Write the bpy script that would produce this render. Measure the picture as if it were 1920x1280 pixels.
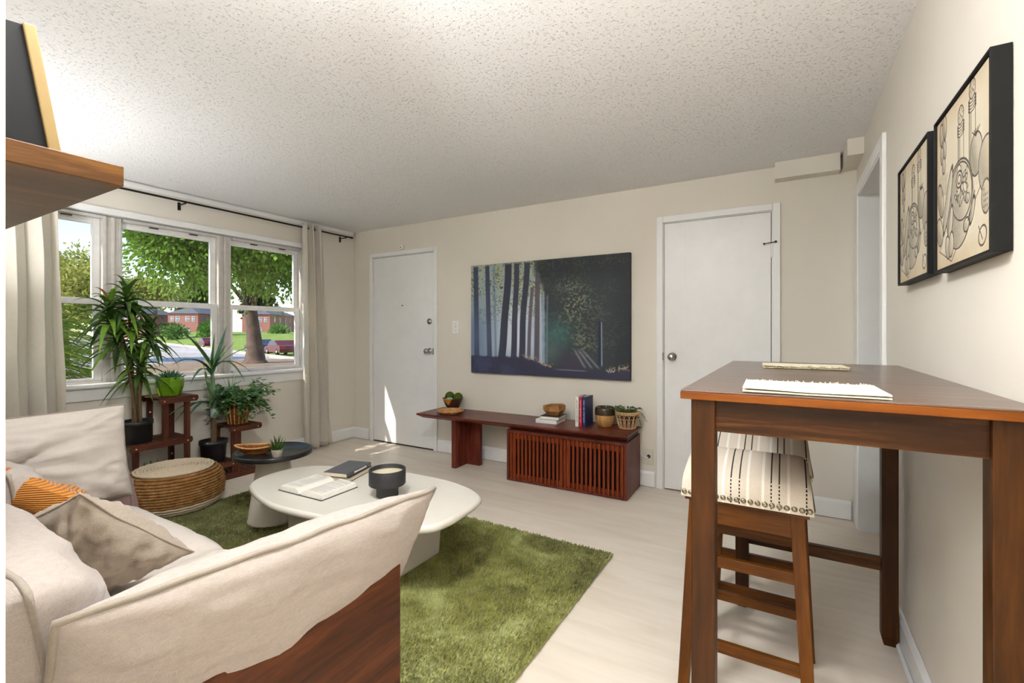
import bpy, bmesh, math, random
import numpy as np
from mathutils import Vector, Matrix, Euler, noise as mnoise

for o in list(bpy.data.objects):
    bpy.data.objects.remove(o)
sc = bpy.context.scene
COL = sc.collection
PI = math.pi
R = math.radians
random.seed(7)
rng = np.random.default_rng(7)

# ------------------------------------------------------------------ camera
YAW = math.atan(513 / 870.7)
cam_d = bpy.data.cameras.new('camera')
cam = bpy.data.objects.new('camera', cam_d)
COL.objects.link(cam)
cam.location = (0, 0, 1.22)
cam.rotation_euler = (PI / 2, 0, YAW)
cam_d.sensor_width = 36
cam_d.lens = 36 * 870.7 / 1920
cam_d.shift_y = -18.5 / 1920
cam_d.clip_start = 0.03
cam_d.clip_end = 600
sc.camera = cam

# ------------------------------------------------------------------ world, sun, exposure
world = bpy.data.worlds.new('world')
sc.world = world
world.use_nodes = True
wn = world.node_tree.nodes
wl = world.node_tree.links
bg = wn['Background']
sky = wn.new('ShaderNodeTexSky')
sky.sky_type = 'NISHITA'
sky.sun_disc = False
sky.sun_elevation = R(37)
sky.sun_rotation = R(196)
sky.air_density = 1.0
sky.dust_density = 0.25
sky.ozone_density = 1.3
wl.new(sky.outputs[0], bg.inputs[0])
bg.inputs[1].default_value = 0.14

SUN_DIR = Vector((0.36, 1.0, -0.80)).normalized()
sun_d = bpy.data.lights.new('sun', 'SUN')
sun_d.energy = 2.8
sun_d.angle = R(0.6)
sun_d.color = (1.0, 0.93, 0.82)
sun = bpy.data.objects.new('sun', sun_d)
sun.rotation_euler = SUN_DIR.to_track_quat('-Z', 'Y').to_euler()
sun.location = (0, 0, 30)
COL.objects.link(sun)

vs = sc.view_settings
vs.view_transform = 'Standard'
vs.look = 'None'
vs.exposure = 1.4
vs.gamma = 1.0
vs.use_curve_mapping = False
cy = sc.cycles
cy.max_bounces = 7
cy.diffuse_bounces = 4
cy.glossy_bounces = 2
cy.transmission_bounces = 3
cy.transparent_max_bounces = 8
cy.caustics_reflective = False
cy.caustics_refractive = False
cy.use_adaptive_sampling = True
cy.adaptive_threshold = 0.05
FILL0, FILL1, FILL2, FILL3, FILL4 = 42.0, 14.0, 16.0, 92.0, 320.0      # emission of the added fill lamps (dome, kitchen pair, two uplights)


# ------------------------------------------------------------------ colour + material helpers
def lin(c):
    c = c / 255.0
    return c / 12.92 if c <= 0.04045 else ((c + 0.055) / 1.055) ** 2.4


def S(r, g, b):
    return (lin(r), lin(g), lin(b), 1.0)


class NT:
    """small node-tree helper"""
    def __init__(self, name):
        self.m = bpy.data.materials.new(name)
        self.m.use_nodes = True
        self.t = self.m.node_tree
        self.n = self.t.nodes
        self.p = self.n['Principled BSDF']
        self._co = None

    def new(self, typ, **kw):
        nd = self.n.new(typ)
        for k, v in kw.items():
            setattr(nd, k, v)
        return nd

    def link(self, a, b):
        self.t.links.new(a, b)

    def co(self, scale=(1, 1, 1), rot=(0, 0, 0), gen=False):
        tc = self.new('ShaderNodeTexCoord')
        mp = self.new('ShaderNodeMapping')
        mp.inputs['Scale'].default_value = scale
        mp.inputs['Rotation'].default_value = rot
        self.link(tc.outputs['Generated' if gen else 'Object'], mp.inputs[0])
        return mp.outputs[0]

    def noise(self, vec, scale, detail=3, rough=0.55, dist=0.0):
        nd = self.new('ShaderNodeTexNoise')
        self.link(vec, nd.inputs['Vector'])
        nd.inputs['Scale'].default_value = scale
        nd.inputs['Detail'].default_value = detail
        nd.inputs['Roughness'].default_value = rough
        nd.inputs['Distortion'].default_value = dist
        return nd.outputs['Fac']

    def wave(self, vec, scale, dist=0.0, dscale=1.0, typ='BANDS', direction='X', detail=2):
        nd = self.new('ShaderNodeTexWave')
        nd.wave_type = typ
        if typ == 'BANDS':
            nd.bands_direction = direction
        self.link(vec, nd.inputs['Vector'])
        nd.inputs['Scale'].default_value = scale
        nd.inputs['Distortion'].default_value = dist
        nd.inputs['Detail'].default_value = detail
        nd.inputs['Detail Scale'].default_value = dscale
        return nd.outputs['Fac']

    def voronoi(self, vec, scale, out='Distance'):
        nd = self.new('ShaderNodeTexVoronoi')
        self.link(vec, nd.inputs['Vector'])
        nd.inputs['Scale'].default_value = scale
        return nd.outputs[out]

    def ramp(self, fac, stops):
        nd = self.new('ShaderNodeValToRGB')
        el = nd.color_ramp.elements
        while len(el) > len(stops):
            el.remove(el[-1])
        while len(el) < len(stops):
            el.new(0.5)
        for e, (p, c) in zip(el, stops):
            e.position = p
            e.color = c
        self.link(fac, nd.inputs[0])
        return nd.outputs[0]

    def math(self, op, a, b=None):
        nd = self.new('ShaderNodeMath', operation=op)
        for i, v in enumerate((a, b)):
            if v is None:
                continue
            if isinstance(v, (int, float)):
                nd.inputs[i].default_value = v
            else:
                self.link(v, nd.inputs[i])
        return nd.outputs[0]

    def mix(self, fac, a, b):
        nd = self.new('ShaderNodeMix', data_type='RGBA')
        for sock, v in ((nd.inputs[0], fac), (nd.inputs[6], a), (nd.inputs[7], b)):
            if isinstance(v, (int, float)):
                sock.default_value = v
            elif isinstance(v, tuple):
                sock.default_value = v
            else:
                self.link(v, sock)
        return nd.outputs[2]

    def bump(self, height, strength=0.3, dist=0.002):
        nd = self.new('ShaderNodeBump')
        nd.inputs['Strength'].default_value = strength
        nd.inputs['Distance'].default_value = dist
        self.link(height, nd.inputs['Height'])
        self.link(nd.outputs[0], self.p.inputs['Normal'])

    def set(self, color=None, rough=None, metal=None, spec=None, **kw):
        if color is not None:
            if isinstance(color, tuple):
                self.p.inputs['Base Color'].default_value = color
            else:
                self.link(color, self.p.inputs['Base Color'])
        if rough is not None:
            self.p.inputs['Roughness'].default_value = rough
        if metal is not None:
            self.p.inputs['Metallic'].default_value = metal
        if spec is not None:
            self.p.inputs['Specular IOR Level'].default_value = spec
        for k, v in kw.items():
            self.p.inputs[k].default_value = v
        return self.m


def plain(name, col, rough=0.5, metal=0.0, spec=0.5, var=0.06, scale=8.0):
    t = NT(name)
    f = t.noise(t.co(), scale, 3)
    d = tuple(max(0, c * (1 - var)) for c in col[:3]) + (1,)
    l = tuple(min(1, c * (1 + var)) for c in col[:3]) + (1,)
    return t.set(t.ramp(f, [(0.3, d), (0.7, l)]), rough, metal, spec)


def wood(name, dark, mid, light, axis='X', scale=1.0, rough=0.42, fine=True, dist=2.5, coat=0.0):
    t = NT(name)
    st = {'X': (0.09, 1, 1), 'Y': (1, 0.09, 1), 'Z': (1, 1, 0.09)}[axis]
    v = t.co(tuple(s * scale for s in st))
    a = t.noise(v, 16, 5, 0.6, dist * 0.4)
    b = t.noise(v, 120, 3, 0.6)
    f = t.math('ADD', t.math('MULTIPLY', a, 0.78), t.math('MULTIPLY', b, 0.22))
    c = t.ramp(f, [(0.34, dark), (0.5, mid), (0.65, light)])
    t.bump(b, 0.08, 0.001)
    m = t.set(c, rough, spec=0.2)
    if coat:
        t.p.inputs['Coat Weight'].default_value = coat
        t.p.inputs['Coat Roughness'].default_value = 0.25
    return m


def fabric(name, col, weave=900, var=0.10, bump=0.35, rough=0.95, sheen=0.15, big=0.0):
    t = NT(name)
    v = t.co()
    w1 = t.wave(v, weave / 6.3, 1.2, 3.0, 'BANDS', 'X')
    w2 = t.wave(v, weave / 6.3, 1.2, 3.0, 'BANDS', 'Z')
    w3 = t.wave(v, weave / 6.3, 1.2, 3.0, 'BANDS', 'Y')
    n = t.noise(v, weave * 0.55, 3, 0.7)
    n2 = t.noise(t.co((1, 1, 3)), 60, 4, 0.7)
    h = t.math('ADD', t.math('MULTIPLY', t.math('ADD', t.math('ADD', w1, w2), w3), 0.33), n)
    f = t.math('ADD', t.math('MULTIPLY', n, 0.6), t.math('MULTIPLY', n2, 0.4))
    d = tuple(max(0, c * (1 - 2 * var)) for c in col[:3]) + (1,)
    l = tuple(min(1, c * (1 + var)) for c in col[:3]) + (1,)
    t.bump(h, bump, 0.0015)
    m = t.set(t.ramp(f, [(0.32, d), (0.62, l)]), rough, spec=0.15)
    t.p.inputs['Sheen Weight'].default_value = sheen
    return m


M = {}
# wall paint: warm off-white with an orange-peel roller texture
t = NT('wall_paint')
v = t.co()
t.bump(t.noise(v, 180, 3, 0.6), 0.10, 0.002)
M['wall'] = t.set(t.ramp(t.noise(v, 1.3, 3), [(0.3, S(224, 217, 205)), (0.7, S(229, 223, 212))]), 0.55, spec=0.3)
M['hall'] = plain('hall_paint', S(206, 194, 172), 0.6)
M['trim'] = plain('trim_white', S(238, 238, 237), 0.38, var=0.02)
M['door'] = plain('door_white', S(236, 236, 236), 0.35, var=0.02)
M['gap'] = plain('door_gap_dark', S(40, 38, 36), 0.9)
# popcorn ceiling
t = NT('popcorn_ceiling')
v = t.co((1, 1, 1))
a = t.noise(v, 80, 2, 0.55)
b = t.noise(v, 150, 2, 0.6)
h = t.math('ADD', t.ramp(a, [(0.60, (0, 0, 0, 1)), (0.70, (1, 1, 1, 1))]), t.math('MULTIPLY', t.ramp(b, [(0.52, (0, 0, 0, 1)), (0.7, (1, 1, 1, 1))]), 0.20))
t.bump(h, 0.75, 0.008)
M['ceiling'] = t.set(S(244, 243, 242), 0.9, spec=0.1)
# pale washed plank floor
t = NT('pale_floor')
v = t.co((0.12, 1, 1))
a = t.noise(v, 14, 5, 0.62, 0.6)
b = t.noise(t.co((0.5, 1, 1)), 1.6, 3, 0.6)
f = t.math('ADD', t.math('MULTIPLY', a, 0.55), t.math('MULTIPLY', b, 0.45))
M['floor'] = t.set(t.ramp(f, [(0.3, S(214, 200, 182)), (0.52, S(228, 217, 202)), (0.72, S(236, 227, 214))]), 0.40, spec=0.35)

M['walnut'] = wood('walnut_sofa', S(50, 23, 8), S(76, 38, 16), S(102, 56, 26), 'Y', 1.0, 0.42)
M['walnut_x'] = wood('walnut_bench', S(72, 28, 20), S(100, 44, 30), S(128, 64, 44), 'X', 1.0, 0.36, coat=0.2)
M['walnut_z'] = wood('walnut_upright', S(70, 28, 20), S(98, 44, 32), S(124, 62, 46), 'Z', 1.0, 0.40)
M['slat'] = wood('slat_wood', S(84, 32, 16), S(128, 56, 28), S(160, 84, 46), 'Z', 1.0, 0.38)
M['table_top'] = wood('bar_table_top', S(66, 44, 32), S(88, 62, 48), S(106, 80, 64), 'X', 0.8, 0.28, coat=0.4)
M['table_edge'] = wood('bar_table_edge', S(84, 40, 0), S(108, 54, 2), S(128, 70, 12), 'X', 1.0, 0.4)
M['table_x'] = wood('bar_table_rail', S(36, 16, 2), S(56, 28, 4), S(104, 64, 20), 'X', 1.2, 0.4)
M['table_z'] = wood('bar_table_leg', S(40, 18, 0), S(58, 29, 2), S(76, 42, 6), 'Z', 1.2, 0.42)
M['stool_z'] = wood('stool_leg', S(64, 31, 1), S(88, 47, 5), S(108, 64, 14), 'Z', 1.2, 0.4)
M['stool_x'] = wood('stool_rail', S(60, 29, 1), S(84, 45, 5), S(106, 62, 14), 'X', 1.2, 0.4)
M['stand'] = wood('plant_stand_wood', S(56, 28, 18), S(84, 46, 32), S(112, 66, 48), 'Y', 1.5, 0.5)
M['stand_z'] = wood('plant_stand_leg', S(56, 28, 18), S(84, 46, 32), S(112, 66, 48), 'Z', 1.5, 0.5)
M['shelf'] = wood('acacia_shelf', S(56, 30, 4), S(84, 50, 12), S(112, 74, 28), 'Y', 1.3, 0.30, coat=0.3)
M['oak'] = wood('carved_oak', S(126, 84, 40), S(160, 112, 62), S(186, 142, 92), 'X', 2.0, 0.5)
M['pale_oak'] = wood('pale_oak_pot', S(158, 112, 58), S(188, 142, 84), S(208, 168, 110), 'Z', 2.0, 0.45)

M['linen'] = fabric('beige_linen', S(171, 160, 151), 900, 0.09, 0.30)
M['linen_light'] = fabric('light_linen_seat', S(208, 198, 188), 900, 0.05, 0.16)
M['linen_pillow'] = fabric('oat_linen_pillow', S(168, 154, 138), 700, 0.10, 0.30)
M['piping'] = fabric('linen_piping', S(154, 143, 130), 900, 0.08, 0.2)
t = NT('mustard_corduroy')
v = t.co()
w = t.wave(v, 62, 0.5, 2, 'BANDS', 'Z')
t.bump(w, 0.8, 0.006)
M['mustard'] = t.set(t.ramp(w, [(0.1, S(150, 82, 10)), (0.7, S(206, 132, 30))]), 0.9, spec=0.2)
t.p.inputs['Sheen Weight'].default_value = 0.25
M['mauve'] = fabric('mauve_fabric', S(170, 138, 136), 800, 0.08, 0.2)
M['curtain'] = None
t = NT('cream_curtain')
v = t.co()
n = t.noise(v, 500, 2, 0.6)
t.bump(n, 0.15, 0.001)
t.set(t.ramp(t.noise(v, 40, 3), [(0.3, S(242, 237, 226)), (0.7, S(248, 244, 236))]), 0.9, spec=0.1)
tr = t.new('ShaderNodeBsdfTranslucent')
tr.inputs[0].default_value = S(236, 226, 204)
mx = t.new('ShaderNodeMixShader')
mx.inputs[0].default_value = 0.45
t.link(t.p.outputs[0], mx.inputs[1])
t.link(tr.outputs[0], mx.inputs[2])
t.link(mx.outputs[0], t.n['Material Output'].inputs[0])
M['curtain'] = t.m

t = NT('window_glass')
gl = t.new('ShaderNodeBsdfGlossy')
gl.inputs['Roughness'].default_value = 0.02
tp = t.new('ShaderNodeBsdfTransparent')
tp.inputs[0].default_value = (0.97, 0.98, 0.975, 1)
fr = t.new('ShaderNodeLayerWeight')
fr.inputs[0].default_value = 0.5
mx = t.new('ShaderNodeMixShader')
t.link(t.math('ADD', t.math('MULTIPLY', t.math('POWER', fr.outputs['Facing'], 5.0), 0.5), 0.03), mx.inputs[0])
t.link(tp.outputs[0], mx.inputs[1])
t.link(gl.outputs[0], mx.inputs[2])
t.link(mx.outputs[0], t.n['Material Output'].inputs[0])
M['glass'] = t.m
M['sash'] = plain('sash_paint', S(238, 236, 234), 0.4, var=0.05, scale=20)
M['track'] = plain('window_track_grey', S(214, 209, 203), 0.45, metal=0.2, var=0.08, scale=20)
M['black'] = plain('black_metal', S(26, 25, 25), 0.4, 0.3)
M['black_matte'] = plain('black_matte', S(30, 29, 29), 0.62, var=0.1)
M['candle_black'] = plain('candle_black', S(46, 45, 46), 0.6, var=0.1, scale=60)
M['chrome'] = plain('satin_nickel', S(170, 168, 164), 0.28, 1.0)
M['nickel_dark'] = plain('antique_nail', S(150, 140, 118), 0.35, 1.0)
M['plastic'] = plain('white_plastic', S(236, 234, 228), 0.4, var=0.02)
M['screw'] = plain('brass_screw', S(214, 186, 150), 0.4, 0.3)
M['cream_lacquer'] = plain('cream_lacquer', S(224, 219, 208), 0.24, var=0.015)
M['cream_base'] = plain('cream_base', S(218, 210, 196), 0.38, var=0.03)
M['black_top'] = plain('black_tray_top', S(30, 29, 30), 0.30, var=0.05)
M['frame_black'] = plain('frame_black', S(10, 10, 10), 0.55, spec=0.25, var=0.1)
M['frame_silver'] = plain('frame_silver', S(120, 116, 110), 0.4, 0.5)
M['gold'] = plain('tan_frame', S(132, 110, 66), 0.45, 0.2)


def vcol_mat(name, rough=0.6, spec=0.3):
    t = NT(name)
    a = t.new('ShaderNodeAttribute', attribute_name='Col')
    t.link(a.outputs['Color'], t.p.inputs['Base Color'])
    return t.set(None, rough, spec=spec)


M['print'] = vcol_mat('canvas_print', 0.55)


# ------------------------------------------------------------------ mesh helpers
class MB:
    def __init__(self):
        self.v = []
        self.f = []
        self.smooth = []

    def add(self, vs_, fs, smooth=False):
        b = len(self.v)
        self.v.extend(tuple(p) for p in vs_)
        self.f.extend(tuple(i + b for i in f) for f in fs)
        self.smooth.extend([smooth] * len(fs))
        return self

    def box(self, x0, x1, y0, y1, z0, z1):
        p = [(x0, y0, z0), (x1, y0, z0), (x1, y1, z0), (x0, y1, z0), (x0, y0, z1), (x1, y0, z1), (x1, y1, z1), (x0, y1, z1)]
        return self.add(p, [(3, 2, 1, 0), (4, 5, 6, 7), (0, 1, 5, 4), (1, 2, 6, 5), (2, 3, 7, 6), (3, 0, 4, 7)])

    def hexa(self, p):
        return self.add(p, [(3, 2, 1, 0), (4, 5, 6, 7), (0, 1, 5, 4), (1, 2, 6, 5), (2, 3, 7, 6), (3, 0, 4, 7)])

    def bar(self, a, b, w, d, up=(0, 0, 1), w2=None, d2=None):
        """rectangular bar from a to b: w across, d along 'up' side"""
        a = Vector(a); b = Vector(b)
        z = (b - a).normalized()
        x = z.cross(Vector(up))
        if x.length < 1e-4:
            x = z.cross(Vector((1, 0, 0)))
        x.normalize()
        y = z.cross(x).normalized()
        w2 = w if w2 is None else w2
        d2 = d if d2 is None else d2
        p = [a - x * w / 2 - y * d / 2, a + x * w / 2 - y * d / 2, a + x * w / 2 + y * d / 2, a - x * w / 2 + y * d / 2,
             b - x * w2 / 2 - y * d2 / 2, b + x * w2 / 2 - y * d2 / 2, b + x * w2 / 2 + y * d2 / 2, b - x * w2 / 2 + y * d2 / 2]
        return self.hexa(p)

    def lathe(self, prof, n=32, c=(0, 0), smooth=True, cap0=True, cap1=True, a0=0.0):
        rings = []
        base = len(self.v)
        vv = []
        for r, z in prof:
            for i in range(n):
                an = a0 + 2 * PI * i / n
                vv.append((c[0] + r * math.cos(an), c[1] + r * math.sin(an), z))
        ff = []
        m = len(prof)
        for k in range(m - 1):
            for i in range(n):
                j = (i + 1) % n
                ff.append((k * n + i, k * n + j, (k + 1) * n + j, (k + 1) * n + i))
        self.add(vv, ff, smooth)
        if cap0:
            self.add([vv[i] for i in range(n)][::-1], [tuple(range(n))])
        if cap1:
            self.add([vv[(m - 1) * n + i] for i in range(n)], [tuple(range(n))])
        return self

    def tube(self, pts, r, n=8, smooth=True, caps=True, closed=False):
        pts = [Vector(p) for p in pts]
        m = len(pts)
        rr = r if isinstance(r, (list, tuple)) else [r] * m
        vv = []
        up = None
        for k in range(m):
            if closed:
                d = pts[(k + 1) % m] - pts[k - 1]
            else:
                d = pts[min(k + 1, m - 1)] - pts[max(k - 1, 0)]
            d.normalize()
            if up is None:
                up = Vector((0, 0, 1)) if abs(d.z) < 0.9 else Vector((1, 0, 0))
            x = d.cross(up)
            if x.length < 1e-5:
                x = d.cross(Vector((0, 1, 0.01)))
            x.normalize()
            y = x.cross(d).normalized()
            up = y
            for i in range(n):
                a = 2 * PI * i / n
                vv.append(pts[k] + (x * math.cos(a) + y * math.sin(a)) * rr[k])
        ff = []
        for k in range(m if closed else m - 1):
            k2 = (k + 1) % m
            for i in range(n):
                j = (i + 1) % n
                ff.append((k * n + i, k * n + j, k2 * n + j, k2 * n + i))
        self.add(vv, ff, smooth)
        if caps and not closed:
            self.add(vv[:n][::-1], [tuple(range(n))])
            self.add(vv[-n:], [tuple(range(n))])
        return self

    def prism(self, poly, z0, z1, smooth=False):
        n = len(poly)
        self.add([(x, y, z0) for x, y in poly][::-1], [tuple(range(n))])
        self.add([(x, y, z1) for x, y in poly], [tuple(range(n))])
        vv = [(x, y, z0) for x, y in poly] + [(x, y, z1) for x, y in poly]
        return self.add(vv, [(i, (i + 1) % n, n + (i + 1) % n, n + i) for i in range(n)], smooth)

    def grid(self, nu, nv, fn, smooth=True, flip=False):
        vv = [fn(i / (nu - 1), j / (nv - 1)) for j in range(nv) for i in range(nu)]
        ff = []
        for j in range(nv - 1):
            for i in range(nu - 1):
                q = (j * nu + i, j * nu + i + 1, (j + 1) * nu + i + 1, (j + 1) * nu + i)
                ff.append(q[::-1] if flip else q)
        return self.add(vv, ff, smooth)

    def ball(self, c, r, n=16, m=10, sz=(1, 1, 1)):
        prof = [(math.sin(PI * k / m) * r, -math.cos(PI * k / m) * r) for k in range(m + 1)]
        prof[0] = (1e-4, -r); prof[-1] = (1e-4, r)
        tmp = MB().lathe(prof, n, cap0=False, cap1=False)
        return self.add([(c[0] + x * sz[0], c[1] + y * sz[1], c[2] + z * sz[2]) for x, y, z in tmp.v], tmp.f, True)

    def xf(self, mat):
        self.v = [tuple(mat @ Vector(p)) for p in self.v]
        return self

    def mesh(self, name):
        me = bpy.data.meshes.new(name)
        me.from_pydata(self.v, [], self.f)
        me.polygons.foreach_set('use_smooth', self.smooth)
        me.update()
        return me


def obj(name, mb, mat, parent=None, bevel=0.0, seg=2, sub=0):
    me = mb if isinstance(mb, bpy.types.Mesh) else mb.mesh(name)
    if mat is not None and not me.materials:
        me.materials.append(M[mat] if isinstance(mat, str) else mat)
    o = bpy.data.objects.new(name, me)
    COL.objects.link(o)
    if parent is not None:
        o.parent = parent
    if bevel:
        b = o.modifiers.new('bevel', 'BEVEL')
        b.width = bevel
        b.segments = seg
        b.limit_method = 'ANGLE'
        b.angle_limit = R(40)
    if sub:
        s = o.modifiers.new('sub', 'SUBSURF')
        s.levels = sub
        s.render_levels = sub
    return o


def tag(o, label, cat, group=None):
    o['label'] = label
    o['category'] = cat
    if group:
        o['group'] = group
    return o


def thing(name, label, cat, loc=(0, 0, 0), rz=0.0, group=None, rot=None):
    o = bpy.data.objects.new(name, None)
    o.empty_display_size = 0.05
    COL.objects.link(o)
    o.location = loc
    o.rotation_euler = rot if rot else (0, 0, rz)
    return tag(o, label, cat, group)


def struct(name, mb=None, mat=None, parent=None, **kw):
    if mb is None:
        o = bpy.data.objects.new(name, None)
        o.empty_display_size = 0.05
        COL.objects.link(o)
    else:
        o = obj(name, mb, mat, parent, **kw)
    if parent is None:
        o['kind'] = 'structure'
    return o


def copy_tree(o, parent=None):
    c = o.copy()
    COL.objects.link(c)
    c.parent = parent
    for ch in list(o.children):
        copy_tree(ch, c)
    return c


def bez(a, b, c, n):
    a, b, c = Vector(a), Vector(b), Vector(c)
    return [(a * (1 - t) ** 2 + b * 2 * t * (1 - t) + c * t * t) for t in [i / (n - 1) for i in range(n)]]


def catmull(pts, n=6, closed=True):
    out = []
    m = len(pts)
    for i in range(m if closed else m - 1):
        p0, p1, p2, p3 = (Vector(pts[(i + k - 1) % m]) for k in range(4))
        for k in range(n):
            t = k / n
            out.append(0.5 * ((2 * p1) + (p2 - p0) * t + (2 * p0 - 5 * p1 + 4 * p2 - p3) * t * t + (3 * p1 - p0 - 3 * p2 + p3) * t ** 3))
    return out


# ------------------------------------------------------------------ the room shell
LX, BX, RX, H = -4.30, 3.70, 0.395, 2.36     # left wall face, back wall face, right wall face, ceiling
FY = 0.107                                   # sofa wall face
struct('floor', MB().box(-4.5, 1.7, -2.9, 3.9, -0.06, 0.0), 'floor')
struct('ceiling', MB().box(-4.5, 1.7, -2.9, 3.9, H, H + 0.06), 'ceiling')

WY0, WY1, WZ0, WZ1 = 0.70, 3.06, 0.83, 2.09   # window opening
w = MB()
w.box(LX - 0.16, LX, FY - 0.13, WY0, 0, H)
w.box(LX - 0.16, LX, WY1, 3.9, 0, H)
w.box(LX - 0.16, LX, WY0, WY1, 0, WZ0)
w.box(LX - 0.16, LX, WY0, WY1, WZ1, H)
struct('wall_left', w, 'wall')

D1 = (-3.985, -3.105, 2.045)      # door openings: x0, x1, top
D2 = (-0.818, -0.078, 2.062)
w = MB()
w.box(LX, D1[0], BX, BX + 0.16, 0, H)
w.box(D1[0], D1[1], BX, BX + 0.16, D1[2], H)
w.box(D1[1], D2[0], BX, BX + 0.16, 0, H)
w.box(D2[0], D2[1], BX, BX + 0.16, D2[2], H)
w.box(D2[1], RX + 1.3, BX, BX + 0.16, 0, H)
wb = struct('wall_back', w, 'wall')
obj('gap_shade_plate', MB().box(D1[0] - .02, D1[1] + .02, BX + 0.09, BX + 0.15, 0, D1[2] + .02), 'gap', wb)  # dark plates behind both doors put the gap shade into the colour
obj('gap_shade_plate', MB().box(D2[0] - .02, D2[1] + .02, BX + 0.09, BX + 0.15, 0, D2[2] + .02), 'gap', wb)

OY0, OY1, OZ = 2.735, 3.535, 2.06   # hall opening in the right wall
w = MB()
w.box(RX, RX + 0.12, -2.9, OY0, 0, H)
w.box(RX, RX + 0.12, OY1, BX, 0, H)
w.box(RX, RX + 0.12, OY0, OY1, OZ, H)
struct('wall_right', w, 'wall')
w = MB()
w.box(RX + 1.15, RX + 1.3, 1.2, BX, 0, H)
w.box(RX + 0.12, RX + 1.15, 1.2, 1.3, 0, H)
w.box(RX + 0.12, RX + 1.15, OY1 + 0.03, BX, 0, H)
struct('wall_hall', w, 'hall')
w = MB()
w.box(LX - 0.16, -0.526, FY - 0.13, FY, 0, H)
struct('wall_front', w, 'wall')
# kitchen behind the camera: its own walls, with a window in the far one
w = MB()
w.box(-2.6, -2.5, -2.9, FY - 0.13, 0, H)
w.box(-2.5, -1.75, -2.9, -2.8, 0, H)
w.box(-0.35, RX, -2.9, -2.8, 0, H)
w.box(-1.75, -0.35, -2.9, -2.8, 0, 0.95)
w.box(-1.75, -0.35, -2.9, -2.8, 2.15, H)
struct('wall_kitchen', w, 'wall')
kw = struct('window_4')
m_ = MB()
for (y0, y1, z0, z1) in ((-1.75, -1.69, 0.95, 2.15), (-0.41, -0.35, 0.95, 2.15), (-1.69, -0.41, 0.95, 1.01), (-1.69, -0.41, 2.09, 2.15), (-1.69, -0.41, 1.52, 1.57)):
    m_.box(y0, y1, -2.88, -2.82, z0, z1)
obj('frame', m_, 'sash', kw)
obj('pane', MB().box(-1.69, -0.41, -2.853, -2.849, 1.01, 2.09), 'glass', kw)

# white end of the opening beside the camera
struct('trim_1', MB().box(-0.530, -0.522, FY - 0.135, FY + 0.004, 0, H), 'trim')
# soffit boxes in the far right corner
struct('soffit', MB().box(-0.062, 0.30, BX - 0.10, BX + 0.01, 2.25, H), 'wall')
struct('soffit', MB().box(0.315, RX + 0.01, 3.38, BX, 2.262, H), 'wall')
# ceiling cove above the window
struct('trim_2', MB().box(LX, LX + 0.035, FY, BX - 0.035, H - 0.045, H), 'trim', bevel=0.012)

# baseboards
def baseboard(name, pts):
    """pts: list of (x0,x1,y0,y1) wall footprints; cap with a thin ogee"""
    m_ = MB()
    for (x0, x1, y0, y1, ax) in pts:
        if ax == 'x':
            m_.box(x0, x1, y0, y1, 0.004, 0.105)
            m_.hexa([(x0, y0, .105), (x1, y0, .105), (x1, y1, .105), (x0, y1, .105),
                     (x0, y1 - .006, .125), (x1, y1 - .006, .125), (x1, y1, .125), (x0, y1, .125)])
        elif ax == 'r':
            m_.box(x0, x1, y0, y1, 0.004, 0.105)
            m_.hexa([(x0, y0, .105), (x1, y0, .105), (x1, y1, .105), (x0, y1, .105),
                     (x1 - .006, y0, .125), (x1, y0, .125), (x1, y1, .125), (x1 - .006, y1, .125)])
        else:
            m_.box(x0, x1, y0, y1, 0.004, 0.105)
            m_.hexa([(x0, y0, .105), (x1, y0, .105), (x1, y1, .105), (x0, y1, .105),
                     (x0, y0, .125), (x0 + .006, y0, .125), (x0 + .006, y1, .125), (x0, y1, .125)])
    return struct(name, m_, 'trim', bevel=0.003)


TH = 0.016
baseboard('baseboard_left', [(LX, LX + TH, FY, BX, 'l')])
baseboard('baseboard_back', [(LX + TH, -4.045, BX - TH, BX, 'x'), (-3.05, -0.88, BX - TH, BX, 'x'), (-0.02, RX - .03, BX - TH, BX, 'x')])
b_ = baseboard('baseboard_right', [(RX - TH, RX, FY, 2.66, 'r')])
obj('shoe_moulding', MB().box(RX - TH - .013, RX - TH, FY, 2.64, 0.002, 0.02), 'trim', b_, bevel=0.006)

# hall opening casing (3 boards + jamb linings)
c_ = struct('trim_4')
CW = 0.065
obj('casing_board', MB().box(RX - 0.018, RX, OY1, OY1 + 0.16, 0, OZ + CW), 'trim', c_, bevel=0.004)
obj('casing_board', MB().box(RX - 0.018, RX, OY0 - CW, OY0, 0, OZ + CW), 'trim', c_, bevel=0.004)
obj('casing_board', MB().box(RX - 0.018, RX, OY0, OY1, OZ, OZ + CW), 'trim', c_, bevel=0.004)
obj('jamb', MB().box(RX - .012, RX + 0.13, OY1 - 0.012, OY1 + .002, 0, OZ), 'trim', c_)
obj('jamb', MB().box(RX - .012, RX + 0.13, OY0 - .002, OY0 + 0.012, 0, OZ), 'trim', c_)
obj('jamb', MB().box(RX - .012, RX + 0.13, OY0, OY1, OZ - 0.012, OZ + .002), 'trim', c_)


# doors ------------------------------------------------------------------
def knob(parent, x, z, y, s=1.0):
    k = obj('knob', MB().lathe([(0.002, 0), (0.032, 0), (0.033, .004), (0.030, .008), (0.014, .012), (0.012, .03), (0.016, .036), (0.026, .044),
                                (0.029, .054), (0.027, .064), (0.018, .071), (0.002, .073)], 24, cap0=False, cap1=False)
            .xf(Matrix.Translation((x, y, z)) @ Matrix.Rotation(PI / 2, 4, 'X') @ Matrix.Scale(s, 4)), 'chrome', parent)
    return k


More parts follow.
